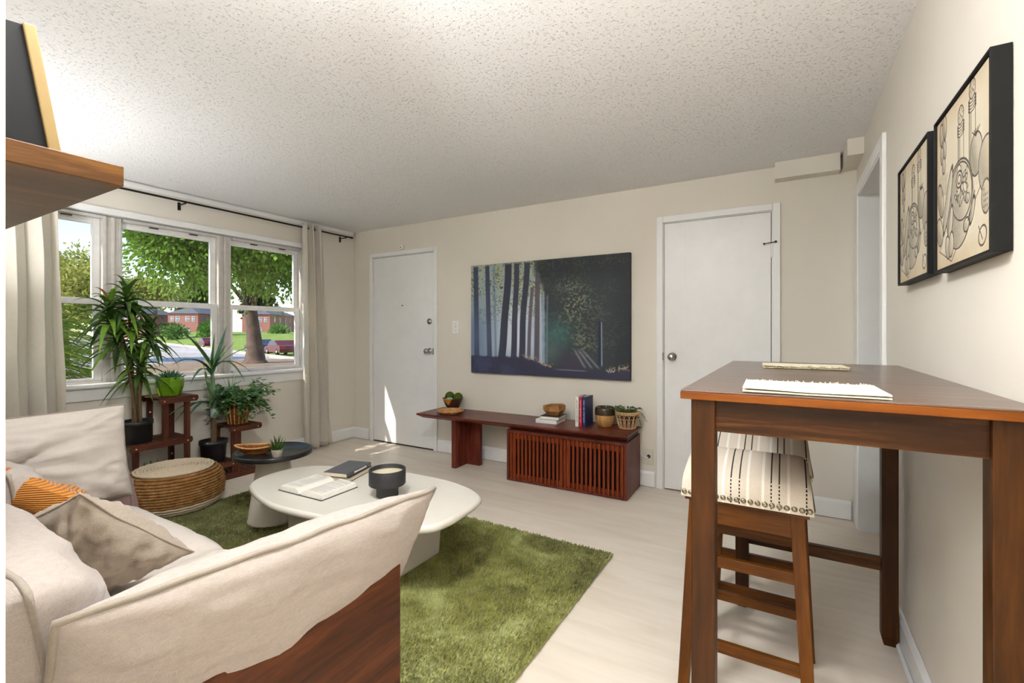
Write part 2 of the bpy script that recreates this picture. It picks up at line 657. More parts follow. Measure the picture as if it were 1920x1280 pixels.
def casing(parent, x0, x1, top, wd):
    obj('casing_board', MB().box(x0 - wd, x0, BX - 0.018, BX, 0, top + wd), 'trim', parent, bevel=0.004)
    obj('casing_board', MB().box(x1, x1 + wd, BX - 0.018, BX, 0, top + wd), 'trim', parent, bevel=0.004)
    obj('casing_board', MB().box(x0, x1, BX - 0.018, BX, top, top + wd), 'trim', parent, bevel=0.004)
    m_ = MB()
    m_.box(x0 - .001, x0 + .006, BX, BX + .09, 0, top)
    m_.box(x1 - .006, x1 + .001, BX, BX + .09, 0, top)
    m_.box(x0, x1, BX, BX + .09, top - .006, top + .001)
    obj('jamb', m_, 'trim', parent)


d1 = struct('door_1')
casing(d1, D1[0], D1[1], D1[2], 0.045)
leaf = obj('leaf', MB().box(D1[0] + .011, D1[1] - .011, BX - 0.004, BX + 0.036, 0.012, D1[2] - .011), 'door', d1, bevel=0.002)
knob(leaf, -3.164, 1.02, BX - .004)
obj('deadbolt', MB().lathe([(0.002, 0), (.030, 0), (.031, .006), (.026, .012), (.012, .014), (.010, .02), (.002, .021)], 24, cap0=False, cap1=False)
    .xf(Matrix.Translation((-3.164, BX - .004, 1.325)) @ Matrix.Rotation(PI / 2, 4, 'X')), 'chrome', leaf)
obj('thumb_turn', MB().box(-3.176, -3.152, BX - .034, BX - .022, 1.318, 1.332), 'chrome', leaf, bevel=.003)
obj('latch_plate', MB().box(-3.112, -3.098, BX - .022, BX - .002, 0.985, 1.05), 'chrome', d1, bevel=.003)
obj('peephole', MB().lathe([(.002, 0), (.008, 0), (.007, .004), (.002, .003)], 12, cap0=False, cap1=False)
    .xf(Matrix.Translation((-3.543, BX - .004, 1.50)) @ Matrix.Rotation(PI / 2, 4, 'X')), 'gap', leaf)
for z in (1.72, 0.32):
    m_ = MB()
    for k in range(3):
        m_.lathe([(.007, -.017), (.007, .017)], 10, (D1[0] + .004, BX - .012))
        m_.v[-40:] = [(a, b, c + z + (k - 1) * .036) for a, b, c in m_.v[-40:]]
    obj('hinge', m_, 'trim', d1)
obj('weather_strip', MB().box(D1[0] + .011, D1[1] - .011, BX - .006, BX + .03, 0.002, 0.014), 'gap', leaf)

d2 = struct('door_2')
casing(d2, D2[0], D2[1], D2[2], 0.048)
leaf = obj('leaf', MB().box(D2[0] + .010, D2[1] - .010, BX - 0.004, BX + 0.036, 0.012, D2[2] - .010), 'door', d2, bevel=0.002)
obj('batten_line', MB().box(-0.657, -0.653, BX - 0.0056, BX - .003, 0.012, D2[2] - .011), 'trim', leaf)
obj('batten_line', MB().box(-0.248, -0.244, BX - 0.0056, BX - .003, 0.012, D2[2] - .011), 'trim', leaf)
knob(leaf, -0.748, 1.028, BX - .004, 0.95)
obj('latch_plate', MB().box(D2[0] - .004, D2[0] + .004, BX - .021, BX - .002, 1.0, 1.06), 'chrome', d2)
m_ = MB()
m_.lathe([(.008, 1.735), (.008, 1.83)], 10, (D2[1] - .002, BX - .014))
hg = obj('hinge', m_, 'trim', d2)
m_ = MB()
m_.tube([(D2[1] - .05, BX - .03, 1.83), (D2[1] + .02, BX - .036, 1.838)], .003, 8)
m_.ball((D2[1] - .05, BX - .03, 1.83), .007, 8, 6)
m_.ball((D2[1] + .02, BX - .036, 1.838), .008, 8, 6)
obj('door_stop', m_, 'black', hg)

# windows ------------------------------------------------------------------
GX = LX - 0.06
def window(name, y0, y1):
    wnd = struct(name)
    z0, z1 = 0.845, 2.075
    m_ = MB()
    m_.box(GX - .06, GX + .012, y0, y0 + .012, z0, z1)
    m_.box(GX - .06, GX + .03, y1 - .022, y1, z0, z1)
    m_.box(GX - .06, GX + .03, y0 + .022, y1 - .022, z1 - .02, z1)
    m_.box(GX - .06, GX + .03, y0 + .022, y1 - .022, z0, z0 + .015)
    obj('frame', m_, 'track', wnd, bevel=.002)

    def sash(x, za, zb, bot, top, mat):
        ya, yb = y0 + .012, y1 - .022
        st, sl = .042, .018
        m_ = MB()
        m_.box(x - .012, x + .012, ya, ya + sl, za, zb)
        m_.box(x - .012, x + .012, yb - st, yb, za, zb)
        m_.box(x - .012, x + .012, ya + sl, yb - st, za, za + bot)
        m_.box(x - .012, x + .012, ya + sl, yb - st, zb - top, zb)
        s_ = obj('sash', m_, mat, wnd, bevel=.003)
        m_ = MB()
        for (q0, q1, r0, r1) in ((yb - st - .008, yb - st + .001, za + bot, zb - top),):
            m_.box(x - .006, x + .016, q0, q1, r0, r1)
        obj('glazing_bead', m_, 'trim', s_)
        obj('pane', MB().box(x - .002, x + .002, ya + sl, yb - st, za + bot, zb - top), 'glass', s_)
    sash(GX - .03, 1.425, z1 - .02, .042, .045, 'sash')
    sash(GX + .002, z0 + .015, 1.465, .022, .045, 'sash')
    m_ = MB()
    for yy in (y0 + .22, y1 - .22):
        m_.box(GX + .012, GX + .03, yy - .03, yy + .03, 2.038, 2.045)
    obj('sash_latch', m_, 'black', wnd)
    return wnd


window('window_1', 0.715, 1.437)
window('window_2', 1.520, 2.248)
window('window_3', 2.328, 3.055)
m_ = MB()
for (a, b) in ((1.437, 1.520), (2.248, 2.328)):
    m_.box(GX - .06, GX + .012, a, b, .845, 2.075)
    m_.box(GX + .012, GX + .026, a + .03, b - .03, .845, 2.075)
struct('trim_5', m_, 'track', bevel=.003)
c_ = struct('trim_6')
obj('head_casing', MB().box(LX - .05, LX + 0.014, WY0 - .04, WY1 + .045, 2.082, 2.128), 'trim', c_, bevel=.003)
obj('side_casing', MB().box(LX - .05, LX + 0.014, 3.05, 3.105, .83, 2.082), 'trim', c_, bevel=.003)
obj('side_casing', MB().box(LX - .05, LX + 0.014, .655, .712, .83, 2.082), 'trim', c_, bevel=.003)
obj('sill', MB().box(LX - .16, LX + 0.055, WY0 - .06, WY1 + .06, .815, .845), 'trim', c_, bevel=.01)
obj('apron', MB().box(LX - .001, LX + 0.02, WY0 - .05, WY1 + .05, .725, .815), 'trim', c_, bevel=.006)
obj('sill_outer', MB().box(LX - .20, LX - .10, WY0, WY1, .79, .835), 'trim', c_)


# ------------------------------------------------------------------ unseen lamps added to brighten the living room
def fill_ceiling_lamp(x, y, power, label, size=0.52):
    lt = thing('fill_ceiling_lamp', label, 'ceiling lamp', (x, y, H))
    obj('base_plate', MB().box(-size / 2 - .02, size / 2 + .02, -size / 2 - .02, size / 2 + .02, -0.03, 0.0), 'plastic', lt, bevel=.006)
    t = NT('fill_diffuser')
    t.p.inputs['Emission Color'].default_value = (0.96, 0.98, 1.0, 1)
    t.p.inputs['Emission Strength'].default_value = power
    t.set(S(250, 248, 244), 0.5)
    obj('diffuser', MB().box(-size / 2, size / 2, -size / 2, size / 2, -0.075, -0.03), t.m, lt, bevel=.02)
    return lt


def fill_dome(x, y, power, label, r=.19):
    lt = thing('fill_ceiling_lamp', label, 'ceiling lamp', (x, y, H))
    obj('base_ring', MB().lathe([(r + .02, 0), (r + .025, -.012), (r + .015, -.03), (r - .01, -.03)], 40), 'plastic', lt)
    t = NT('fill_dome_glass')
    t.p.inputs['Emission Color'].default_value = (0.96, 0.98, 1.0, 1)
    t.p.inputs['Emission Strength'].default_value = power
    t.set(S(250, 248, 244), 0.5)
    obj('glass_dome', MB().lathe([(r, -.028), (r * .97, -.05), (r * .85, -.075), (r * .6, -.096), (r * .3, -.106), (.002, -.109)], 40, cap0=False, cap1=False), t.m, lt)
    return lt


fill_dome(-1.0, .60, FILL0, 'unseen round dome lamp added as fill light on the living room ceiling')  # added above the frame to light the back wall and doors
def fill_uplight(x, y, power, label):
    lt = thing('fill_floor_lamp', label, 'fill lamp', (x, y, 0))
    obj('base', MB().lathe([(.14, 0), (.14, .012), (.03, .03), (.012, .034)], 32), 'black', lt)
    obj('pole', MB().tube([(0, 0, .03), (0, 0, 1.170)], .011, 12), 'black', lt)
    obj('shade', MB().lathe([(.012, 1.150), (.06, 1.170), (.13, 1.230), (.17, 1.290), (.165, 1.292), (.125, 1.240), (.06, 1.182), (.002, 1.170)], 40, cap0=False, cap1=False), 'black_matte', lt)
    t = NT('fill_bulb')
    t.p.inputs['Emission Color'].default_value = (0.96, 0.98, 1.0, 1)
    t.p.inputs['Emission Strength'].default_value = power
    t.set(S(250, 248, 244), 0.5)
    obj('bulb', MB().lathe([(.002, 1.210), (.09, 1.225), (.10, 1.240), (.09, 1.250), (.002, 1.255)], 24, cap0=False, cap1=False), t.m, lt)
    return lt


fill_uplight(-3.52, .36, FILL3, 'unseen black uplight added as fill in the corner between sofa and window')  # added out of view to brighten the ceiling near the window
fill_uplight(-.12, -.62, FILL4, 'unseen black uplight added as fill in the kitchen behind the opening')  # added behind the camera to brighten the ceiling from this side
fill_ceiling_lamp(-0.62, -0.75, FILL1, 'unseen square ceiling lamp added as fill in the kitchen, nearer the living room')  # this and the next are added to send fill through the opening
fill_ceiling_lamp(-0.9, -2.0, FILL2, 'unseen square ceiling lamp added as fill in the kitchen, nearer its window')


# ------------------------------------------------------------------ cushions
def nz(x, y, z, s=1.0):
    return mnoise.noise(Vector((x * s, y * s, z * s)))


def cushion_mb(W, Hh, T, n=30, p=2.4, q=0.5, pinch=0.05, wr=0.012, seed=0.0, tuft=False, flat_back=1.0):
    """pillow lying in the XZ plane, thickness along Y, centred at the origin"""
    def pt(u, v, side):
        a = 1 - abs(u) ** p
        b = 1 - abs(v) ** p
        e = max(a, 0) * max(b, 0)
        x = W / 2 * u * (1 - pinch * (1 - v * v))
        z = Hh / 2 * v * (1 - pinch * (1 - u * u))
        th = T / 2 * e ** q
        r = math.hypot(u, v)
        wob = nz(u * 2 + seed, v * 2, side + seed, 1.3) * wr * 1.4 * min(1, e * 3)
        cr = max(0, abs(u) * abs(v) - .1)
        wob += wr * 0.8 * math.sin(18 * (abs(u) - abs(v)) + 3 * nz(u * 3, v * 3, seed)) * cr * min(1, e * 6)
        wob += wr * 0.7 * nz(u * 6 + seed, v * 9, side) * min(1, e * 4)
        if tuft:
            wob -= T * 0.30 * math.exp(-(r * r) / 0.035)
            an = math.atan2(v, u)
            wob += wr * 1.5 * math.sin(an * 7 + seed) * math.exp(-((r - .32) ** 2) / .05)
        th = max(0.0, th + wob)
        return (x, (th if side > 0 else -th * flat_back), z)
    m_ = MB()
    us = [math.copysign(abs(k) ** 0.8, k) for k in np.linspace(-1, 1, n)]
    m_.grid(n, n, lambda i, j: pt(us[round(i * (n - 1))], us[round(j * (n - 1))], 1), flip=False)
    m_.grid(n, n, lambda i, j: pt(us[round(i * (n - 1))], us[round(j * (n - 1))], -1), flip=True)
    # orient: grid in x,z with +y side needs flipped winding
    m_.f = [f[::-1] for f in m_.f]
    loop = []
    for k in range(24):
        u = -1 + 2 * k / 24
        loop.append((W / 2 * u, 0, -Hh / 2 * (1 - pinch * (1 - u * u))))
    for k in range(24):
        u = -1 + 2 * k / 24
        loop.append((W / 2 * (1 - pinch * (1 - u * u)), 0, Hh / 2 * u))
    for k in range(24):
        u = 1 - 2 * k / 24
        loop.append((W / 2 * u, 0, Hh / 2 * (1 - pinch * (1 - u * u))))
    for k in range(24):
        u = 1 - 2 * k / 24
        loop.append((-W / 2 * (1 - pinch * (1 - u * u)), 0, Hh / 2 * u))
    return m_, loop


def cushion(parent, name, loc, rot, W, Hh, T, mat, pipe='piping', pr=.0055, **kw):
    m_, loop = cushion_mb(W, Hh, T, **kw)
    mt = Matrix.Translation(loc) @ Euler(rot).to_matrix().to_4x4()
    o = obj(name, m_.xf(mt), mat, parent)
    if pipe:
        loop = [(a + .003 * nz(a * 14, c * 14, kw.get('seed', 0)), b + .006 * nz(a * 9, c * 9, 5 + kw.get('seed', 0)), c + .003 * nz(a * 13, c * 13, 9)) for a, b, c in loop]
        obj('piping', MB().tube([mt @ Vector(p_) for p_ in loop], pr, 6, closed=True), pipe, o)
    return o


# sofa ------------------------------------------------------------------
sofa = thing('sofa', 'wooden framed sofa with oversized beige linen cushions along the wall', 'sofa', (-1.95, 0.55, 0))
ox, oy = -1.95, 0.55


def L(x, y, z):
    return (x - ox, y - oy, z)


SX0, SX1, SY0, SY1 = -2.98, -0.95, 0.125, 0.985
obj('arm_panel', MB().box(SX1 - .035 - ox, SX1 - ox, SY0 - oy, SY1 - oy, 0.03, 0.555), 'walnut', sofa, bevel=.004)
obj('arm_panel', MB().box(SX0 - ox, SX0 + .035 - ox, SY0 - oy, SY1 - oy, 0.03, 0.555), 'walnut', sofa, bevel=.004)
obj('back_panel', MB().box(SX0 + .035 - ox, SX1 - .035 - ox, SY0 - oy, SY0 + .03 - oy, 0.10, 0.555), 'walnut_x', sofa, bevel=.004)
obj('seat_base', MB().box(SX0 + .035 - ox, SX1 - .035 - ox, SY0 + .03 - oy, SY1 - .03 - oy, 0.12, 0.24), 'walnut_x', sofa, bevel=.004)
for x in (SX0 + .03, SX1 - .08):
    for y in (SY0 + .04, SY1 - .09):
        obj('foot', MB().box(x - ox, x + .05 - ox, y - oy, y + .05 - oy, 0, .12), 'walnut', sofa)
# seat cushions (lying flat: rotate the pillow so its thickness is vertical)
for k, (xa, xb) in enumerate(((-1.835, -0.99), (-2.70, -1.84))):
    cushion(sofa, 'seat_cushion', L((xa + xb) / 2, .565, .335), (PI / 2, 0, 0), xb - xa + .012, .85, .205, 'linen_light', p=9, q=.30, pinch=.006, wr=.004, seed=3 + k, n=36, pr=.004)
# back cushions
cushion(sofa, 'back_cushion', L(-1.435, .275, .605), (R(9), 0, R(-1)), .92, .45, .27, 'linen', p=3.4, q=.42, pinch=.03, wr=.012, seed=11, n=40)
cushion(sofa, 'back_cushion', L(-2.27, .40, .60), (R(10), 0, R(5)), .84, .45, .27, 'linen', p=3.4, q=.42, pinch=.03, wr=.012, seed=17, n=36)
# arm cushions, standing along the two arms
cushion(sofa, 'arm_cushion', L(-1.012, .665, .574), (R(24), R(3.2), R(90)), .86, .42, .215, 'linen', flat_back=.68, p=2.6, q=.46, pinch=.035, wr=.011, seed=23, n=46, pr=.0065)
cushion(sofa, 'arm_cushion', L(-2.80, .585, .640), (R(-12), 0, R(90)), .86, .44, .27, 'linen_light', p=2.6, q=.46, pinch=.035, wr=.016, seed=31, n=46, tuft=True)

# throw pillows
tp_ = thing('throw_pillow', 'mustard yellow corduroy throw pillow tucked behind the oat linen pillow', 'pillow', (-1.93, .50, .435))
cushion(tp_, 'cover', (0, 0, .19), (R(28), R(18), R(28)), .42, .40, .16, 'mustard', pipe=None, p=2.2, q=.5, pinch=.07, wr=.012, seed=41, n=36)
tp_ = thing('throw_pillow', 'oat linen throw pillow with a centre seam in front of the mustard pillow', 'pillow', (-1.72, .53, .435))
pc = cushion(tp_, 'cover', (0, 0, .165), (R(40), R(-24), R(22)), .375, .36, .18, 'linen_pillow', pipe='linen_pillow', pr=.003, p=2.2, q=.5, pinch=.07, wr=.018, seed=47, n=40)
tp_ = thing('floor_cushion', 'mauve fabric cushion wedged between sofa arm and plant stand', 'cushion', (-3.33, 1.13, 0.0))
cushion(tp_, 'cover', (0, 0, .235), (R(8), 0, R(10)), .40, .42, .14, 'mauve', pipe='mauve', p=2.4, q=.5, seed=53, n=24)

# rug ------------------------------------------------------------------
rug = thing('rug', 'thick olive green shag rug under the cream coffee table', 'rug', (-2.15, 1.60, 0))
RX0, RX1, RY0, RY1 = -3.50, -0.81, 1.0, 2.455
t = NT('rug_green')
v = t.co()
a = t.noise(v, 2.4, 3, 0.6, 1.2)
b = t.noise(v, 7.0, 3, 0.6, 0.6)
c = t.noise(v, 160, 2, 0.6)
f = t.math('ADD', t.math('ADD', t.math('MULTIPLY', a, 0.5), t.math('MULTIPLY', b, 0.3)), t.math('MULTIPLY', c, 0.2))
M['rug'] = t.set(t.ramp(f, [(0.36, S(90, 92, 32)), (0.5, S(138, 138, 66)), (0.64, S(180, 184, 120))]), 0.85, spec=0.25)
t.p.inputs['Sheen Weight'].default_value = 0.4
obj('backing', MB().box(RX0 + 2.15, RX1 + 2.15, RY0 - 1.6, RY1 - 1.6, 0.001, 0.012), 'rug', rug, bevel=.004)
NP = 120000
px = rng.uniform(RX0, RX1, NP)
# denser pile near the camera side
py = RY0 + (RY1 - RY0) * rng.uniform(0, 1, NP)
hgt = rng.uniform(.009, .017, NP)
ang = rng.normal(0.9, .55, NP) + 1.2 * np.sin(px * 2.1 + 1.3 * np.sin(py * 2.7))
lean = rng.uniform(.003, .011, NP)
wd = rng.uniform(.003, .0055, NP)
pa = rng.uniform(0, PI, NP)
base = np.stack([px + 2.15, py - 1.6, np.full(NP, .008)], 1)
dx = np.stack([np.cos(pa) * wd, np.sin(pa) * wd, np.zeros(NP)], 1)
tipv = base + np.stack([np.cos(ang) * lean, np.sin(ang) * lean, hgt], 1)
vv = np.stack([base - dx, base + dx, tipv + dx * .35, tipv - dx * .35], 1).reshape(-1, 3)
me = bpy.data.meshes.new('pile')
me.vertices.add(NP * 4)
me.vertices.foreach_set('co', vv.astype(np.float32).ravel())
me.loops.add(NP * 4)
me.loops.foreach_set('vertex_index', np.arange(NP * 4, dtype=np.int32))
me.polygons.add(NP)
me.polygons.foreach_set('loop_start', np.arange(0, NP * 4, 4, dtype=np.int32))
me.polygons.foreach_set('loop_total', np.full(NP, 4, dtype=np.int32))
me.update(calc_edges=True)
pile = obj('pile', me, 'rug', rug)
pile['kind'] = 'stuff'

# coffee table ------------------------------------------------------------------
ct = thing('coffee_table', 'low cream lacquered coffee table with rounded pebble top on green rug', 'coffee table', (-1.98, 1.75, .018))
k_ = (1.22 - .38) / (1.22 - .30)
outl = [(-2.71, 1.571), (-2.515, 1.512), (-2.297, 1.486), (-1.916, 1.531), (-1.62, 1.605), (-1.457, 1.692), (-1.420, 1.79), (-1.420, 1.94), (-1.448, 2.122), (-1.532, 2.201), (-1.632, 2.245),
        (-1.82, 2.284), (-2.158, 2.271), (-2.50, 2.185), (-2.75, 2.09), (-2.86, 1.98), (-2.888, 1.861), (-2.868, 1.715), (-2.81, 1.625)]
poly = [(p_.x * k_ + 1.98, p_.y * k_ - 1.75) for p_ in catmull([Vector((a, b, 0)) for a, b in outl], 5)]
cxm, cym = np.mean([p_[0] for p_ in poly]), np.mean([p_[1] for p_ in poly])


def shrink(pl, d):
    return [((x - cxm) * (1 - d / .65) + cxm, (y - cym) * (1 - d / .38) + cym) for x, y in pl]


m_ = MB()
rings = [(shrink(poly, .03), .320), (shrink(poly, .010), .326), (poly, .336), (poly, .348), (shrink(poly, .004), .357), (shrink(poly, .012), .362)]
n_ = len(poly)
vv = [(x, y, z) for pl, z in rings for x, y in pl]
ff = [(k * n_ + i, k * n_ + (i + 1) % n_, (k + 1) * n_ + (i + 1) % n_, (k + 1) * n_ + i) for k in range(len(rings) - 1) for i in range(n_)]
m_.add(vv, ff, True)
m_.add([vv[i] for i in range(n_)][::-1], [tuple(range(n_))])
m_.add([vv[(len(rings) - 1) * n_ + i] for i in range(n_)], [tuple(range(n_))])
obj('table_top', m_, 'cream_lacquer', ct)
m_ = MB()
b0 = [(-2.40, 1.60), (-1.618, 1.60), (-1.618, 1.975), (-2.40, 1.975)]
t0 = [(-2.40, 1.60), (-1.600, 1.60), (-1.600, 1.985), (-2.40, 1.985)]
m_.hexa([(x + 1.98, y - 1.75, 0) for x, y in b0] + [(x + 1.98, y - 1.75, .325) for x, y in t0])
obj('base', m_, 'cream_base', ct, bevel=.012, seg=3)

# round side table ------------------------------------------------------------------
st = thing('side_table', 'round side table with black tray top on a cream cone pedestal', 'side table', (-2.845, 1.80, .018))
st_r = .232
obj('pedestal', MB().lathe([(.148, 0), (.150, .006), (.146, .02), (.092, .41), (.092, .415)], 48), 'cream_base', st)
obj('tray_top', MB().lathe([(.09, .405), (.20, .405), (st_r, .412), (st_r, .436), (st_r - .004, .440), (st_r - .014, .440), (st_r - .017, .432), (.001, .430)], 64, cap1=False), 'black_top', st)

# pouf ------------------------------------------------------------------
pf = thing('pouf', 'round braided jute pouf with pale bottom band beside the sofa', 'pouf', (-3.645, 1.585, .012))
t = NT('jute_braid')
v = t.co()
sep = t.new('ShaderNodeSeparateXYZ')
t.link(v, sep.inputs[0])
n1 = t.noise(v, 220, 3, 0.65)
n2 = t.noise(v, 22, 3, 0.6)
f = t.math('ADD', t.math('MULTIPLY', n1, 0.6), t.math('MULTIPLY', n2, 0.4))
M['jute'] = t.set(t.ramp(f, [(0.32, S(104, 66, 28)), (0.5, S(150, 108, 62)), (0.68, S(186, 148, 102))]), 0.95, spec=0.1)
t.bump(n1, 0.5, 0.003)
t = NT('jute_pale')
v = t.co()
n1 = t.noise(v, 220, 3, 0.65)
M['jute_pale'] = t.set(t.ramp(n1, [(0.3, S(190, 172, 146)), (0.7, S(222, 206, 182))]), 0.95, spec=0.1)
t.bump(n1, 0.5, 0.003)


def braid_ring(r, z, tr, n=120, seed=0):
    """one braided rope ring with alternating strand bumps"""
    nn = 72
    vv = []
    sn = 7
    for k in range(nn):
        a = 2 * PI * k / nn
        rr = tr * (1 + 0.20 * math.sin(k * PI / 1.5 + seed))
        for i in range(sn):
            b = 2 * PI * i / sn
            vv.append(((r + rr * math.cos(b)) * math.cos(a), (r + rr * math.cos(b)) * math.sin(a), z + rr * math.sin(b)))
    ff = [(k * sn + i, ((k + 1) % nn) * sn + i, ((k + 1) % nn) * sn + (i + 1) % sn, k * sn + (i + 1) % sn) for k in range(nn) for i in range(sn)]
    return MB().add(vv, ff, True)


PH = .265


def pouf_r(z):
    u = (z / PH - .5) * 2
    return .215 + .078 * (1 - abs(u) ** 2.6) ** .6


m_ = MB()
m_.lathe([(.19, .004)] + [(pouf_r(PH * k / 14) - .006, max(.004, PH * k / 14)) for k in range(1, 14)] + [(.20, PH - .004), (.01, PH + .004)], 48, cap1=False)
obj('filling', m_, 'jute', pf)
for k in range(15):
    z = .008 + k * .0175
    o = obj('braid', braid_ring(pouf_r(min(z, PH - .001)) - .002, z, .0098, seed=k), 'jute_pale' if k < 4 else 'jute', pf)
for k in range(11):
    o = obj('braid', braid_ring(.222 - k * .0195, PH + .002 + .0009 * k, .0098, seed=k * 2), 'jute_pale', pf)
seam = [(pouf_r(z) * math.cos(-1.35) + .004, (pouf_r(z) + .010) * math.sin(-1.35), z) for z in np.linspace(.07, .25, 10)]
obj('seam', MB().tube(seam, .003, 6), plain('seam_brown', S(110, 70, 30), .9), pf)

# bench with slatted cabinet ------------------------------------------------------------------
bn = thing('media_bench', 'long walnut bench resting on a slatted two-door cabinet under the painting', 'bench', (-1.94, 3.45, 0), R(1.2))
bx0, bx1, by0, by1 = -0.985, 0.965, -.205, .205
zt = .472
e = .045
m_ = MB()
m_.hexa([(bx0 + e, by0 + e, zt - .042), (bx1 - e, by0 + e, zt - .042), (bx1 - e, by1, zt - .042), (bx0 + e, by1, zt - .042),
         (bx0, by0, zt - .014), (bx1, by0, zt - .014), (bx1, by1, zt - .014), (bx0, by1, zt - .014)])
m_.box(bx0, bx1, by0, by1, zt - .014, zt)
obj('bench_top', m_, 'walnut_x', bn, bevel=.002)
m_ = MB()
m_.box(-.640, -.594, -.13, .17, 0, zt - .04)
obj('leg', m_, 'walnut_z', bn, bevel=.002)
obj('leg_web', MB().box(-.594, -.455, .045, .09, 0, zt - .04), 'walnut_z', bn, bevel=.002)
# cabinet body
cx0, cx1, cy0, cy1, cz = -.04, .955, -.18, .20, .415
th = .022
m_ = MB()
m_.box(cx0, cx0 + th, cy0, cy1, .004, cz)
m_.box(cx1 - th, cx1, cy0, cy1, .004, cz)
m_.box(cx0 + th, cx1 - th, cy0, cy1, cz - th, cz)
m_.box(cx0 + th, cx1 - th, cy0, cy1, .004, .02)
m_.box(cx0 + th, cx1 - th, cy1 - .012, cy1, .02, cz - th)
cab = obj('cabinet_body', m_, 'walnut_z', bn, bevel=.0015)
obj('plinth', MB().box(cx0 + .05, cx1 - .012, cy0 + .045, cy1 - .02, cz, zt - .03), plain('plinth_dark', S(48, 22, 16), .6), bn)
obj('cabinet_shade_sheet', MB().box(cx0 + th, cx1 - th, cy0 + .06, cy0 + .066, .02, cz - th), plain('cabinet_shade', S(22, 15, 12), .9), cab)  # near-black sheet behind the slats stands in for shade inside the cabinet
slat_me = MB().box(-.0085, .0085, 0, .018, .012, cz - th - .004).mesh('slat')
for d in range(2):
    xa = cx0 + th + .004 + d * ((cx1 - cx0 - 2 * th) / 2)
    xb = xa + (cx1 - cx0 - 2 * th) / 2 - .008
    m_ = MB()
    fw = .045
    m_.box(xa, xa + .03, cy0 + .022, cy0 + .034, .012, cz - th - .004)
    m_.box(xb - .03, xb, cy0 + .022, cy0 + .034, .012, cz - th - .004)
    m_.box(xa + .03, xb - .03, cy0 + .022, cy0 + .034, .012, .012 + fw)
    m_.box(xa + .03, xb - .03, cy0 + .022, cy0 + .034, cz - th - .004 - fw, cz - th - .004)
    door = obj('cabinet_door', m_, 'slat', bn)
    ns = 14
    for k in range(ns):
        s_ = obj('slat', slat_me, 'slat', door, bevel=.003)
        s_.location = (xa + .010 + (xb - xa - .020) * k / (ns - 1), cy0 + .004, 0)

# ------------------------------------------------------------------ bar table
bt = thing('bar_table', 'tall dark brown wooden bar table pushed against the right wall', 'table', (.09, 1.755, 0))
tx0, tx1, ty0, ty1, tz = -.302, .298, -.622, .620, 1.085
m_ = MB().box(tx0 + .001, tx1, ty0 + .001, ty1, tz - .004, tz)
obj('table_top', m_, 'table_top', bt, bevel=.0015)
obj('top_edge', MB().box(tx0, tx1, ty0, ty1, tz - .021, tz - .004), 'table_edge', bt, bevel=.0015)
lw = .052
LX0, LX1 = -.283, .278 - lw + .006
LY0, LY1 = -.592, .575 - .045
for x in (LX0, LX1):
    for y in (LY0, LY1):
        m_ = MB()
        m_.box(x, x + lw, y, y + lw, .03, tz - .021)
        m_.hexa([(x + .008, y + .008, 0), (x + lw - .008, y + .008, 0), (x + lw - .008, y + lw - .008, 0), (x + .008, y + lw - .008, 0),
                 (x, y, .03), (x + lw, y, .03), (x + lw, y + lw, .03), (x, y + lw, .03)])
        obj('leg', m_, 'table_z', bt, bevel=.003)
za, zb = tz - .098, tz - .021
obj('apron', MB().box(LX0 + lw, LX1, LY0 + .014, LY0 + .034, za, zb), 'table_x', bt)
obj('apron', MB().box(LX0 + lw, LX1, LY1 + lw - .034, LY1 + lw - .014, za, zb), 'table_x', bt)
m_ = wood('bar_table_rail_y', S(36, 16, 2), S(56, 28, 4), S(104, 64, 20), 'Y', 1.2, .4)
M['table_y'] = m_
obj('apron', MB().box(LX0 + .014, LX0 + .034, LY0 + lw, LY1, za, zb), 'table_y', bt)
obj('apron', MB().box(LX1 + lw - .034, LX1 + lw - .014, LY0 + lw, LY1, za, zb), 'table_y', bt)
obj('foot_rail', MB().box(LX0 + lw, LX1, LY1 + .010, LY1 + .036, .285, .335), 'table_x', bt, bevel=.003)

# placemats: folded cream cloths with frayed edges
def placemat(label, x, y, rz, w_, d_, fringe_side):
    pm = thing('placemat', label, 'placemat', (x, y, tz + .0005), rz, 'cream placemats on the bar table')
    lay = MB()

    def fn(z0, sag):
        def g(i, j):
            xx = (i - .5) * w_
            yy = (j - .5) * d_
            z = z0 + .0015 * nz(xx * 9, yy * 9, z0 * 60) + sag * (i - .5) ** 2
            return (xx, yy, z)
        return g
    for k, (zz, sg) in enumerate(((.0045, .0), (.0105, .003))):
        lay.grid(20, 8, fn(zz, sg))
        lay.grid(20, 8, fn(zz - .003, sg), flip=True)
        # rims
        for j in (0, 1):
            lay.grid(20, 2, lambda i, q, zz=zz, sg=sg, j=j: tuple(Vector(fn(zz - .003 + .003 * q, sg)(i, j))), flip=(j == 1))
        for i_ in (0, 1):
            lay.grid(2, 8, lambda q, j, zz=zz, sg=sg, i_=i_: tuple(Vector(fn(zz - .003 + .003 * q, sg)(i_, j))), flip=(i_ == 0))
    obj('cloth', lay, 'placemat', pm)
    fr_ = MB()
    rr = random.Random(int(x * 1000) + 5)
    for k in range(150):
        xx = (rr.random() - .5) * w_
        yy = fringe_side * d_ / 2
        ln = rr.uniform(.004, .012) * (2.0 if rr.random() < .08 else 1)
        zz = rr.choice((.004, .009))
        dx_ = rr.uniform(-.006, .006)
        fr_.tube([(xx, yy - fringe_side * .002, zz), (xx + dx_ * .5, yy + fringe_side * ln * .6, zz + rr.uniform(-.001, .003)), (xx + dx_, yy + fringe_side * ln, zz + rr.uniform(-.002, .005))], .0009, 4, caps=False)
    fo = obj('fringe', fr_, 'placemat', pm)
    fo['kind'] = 'stuff'


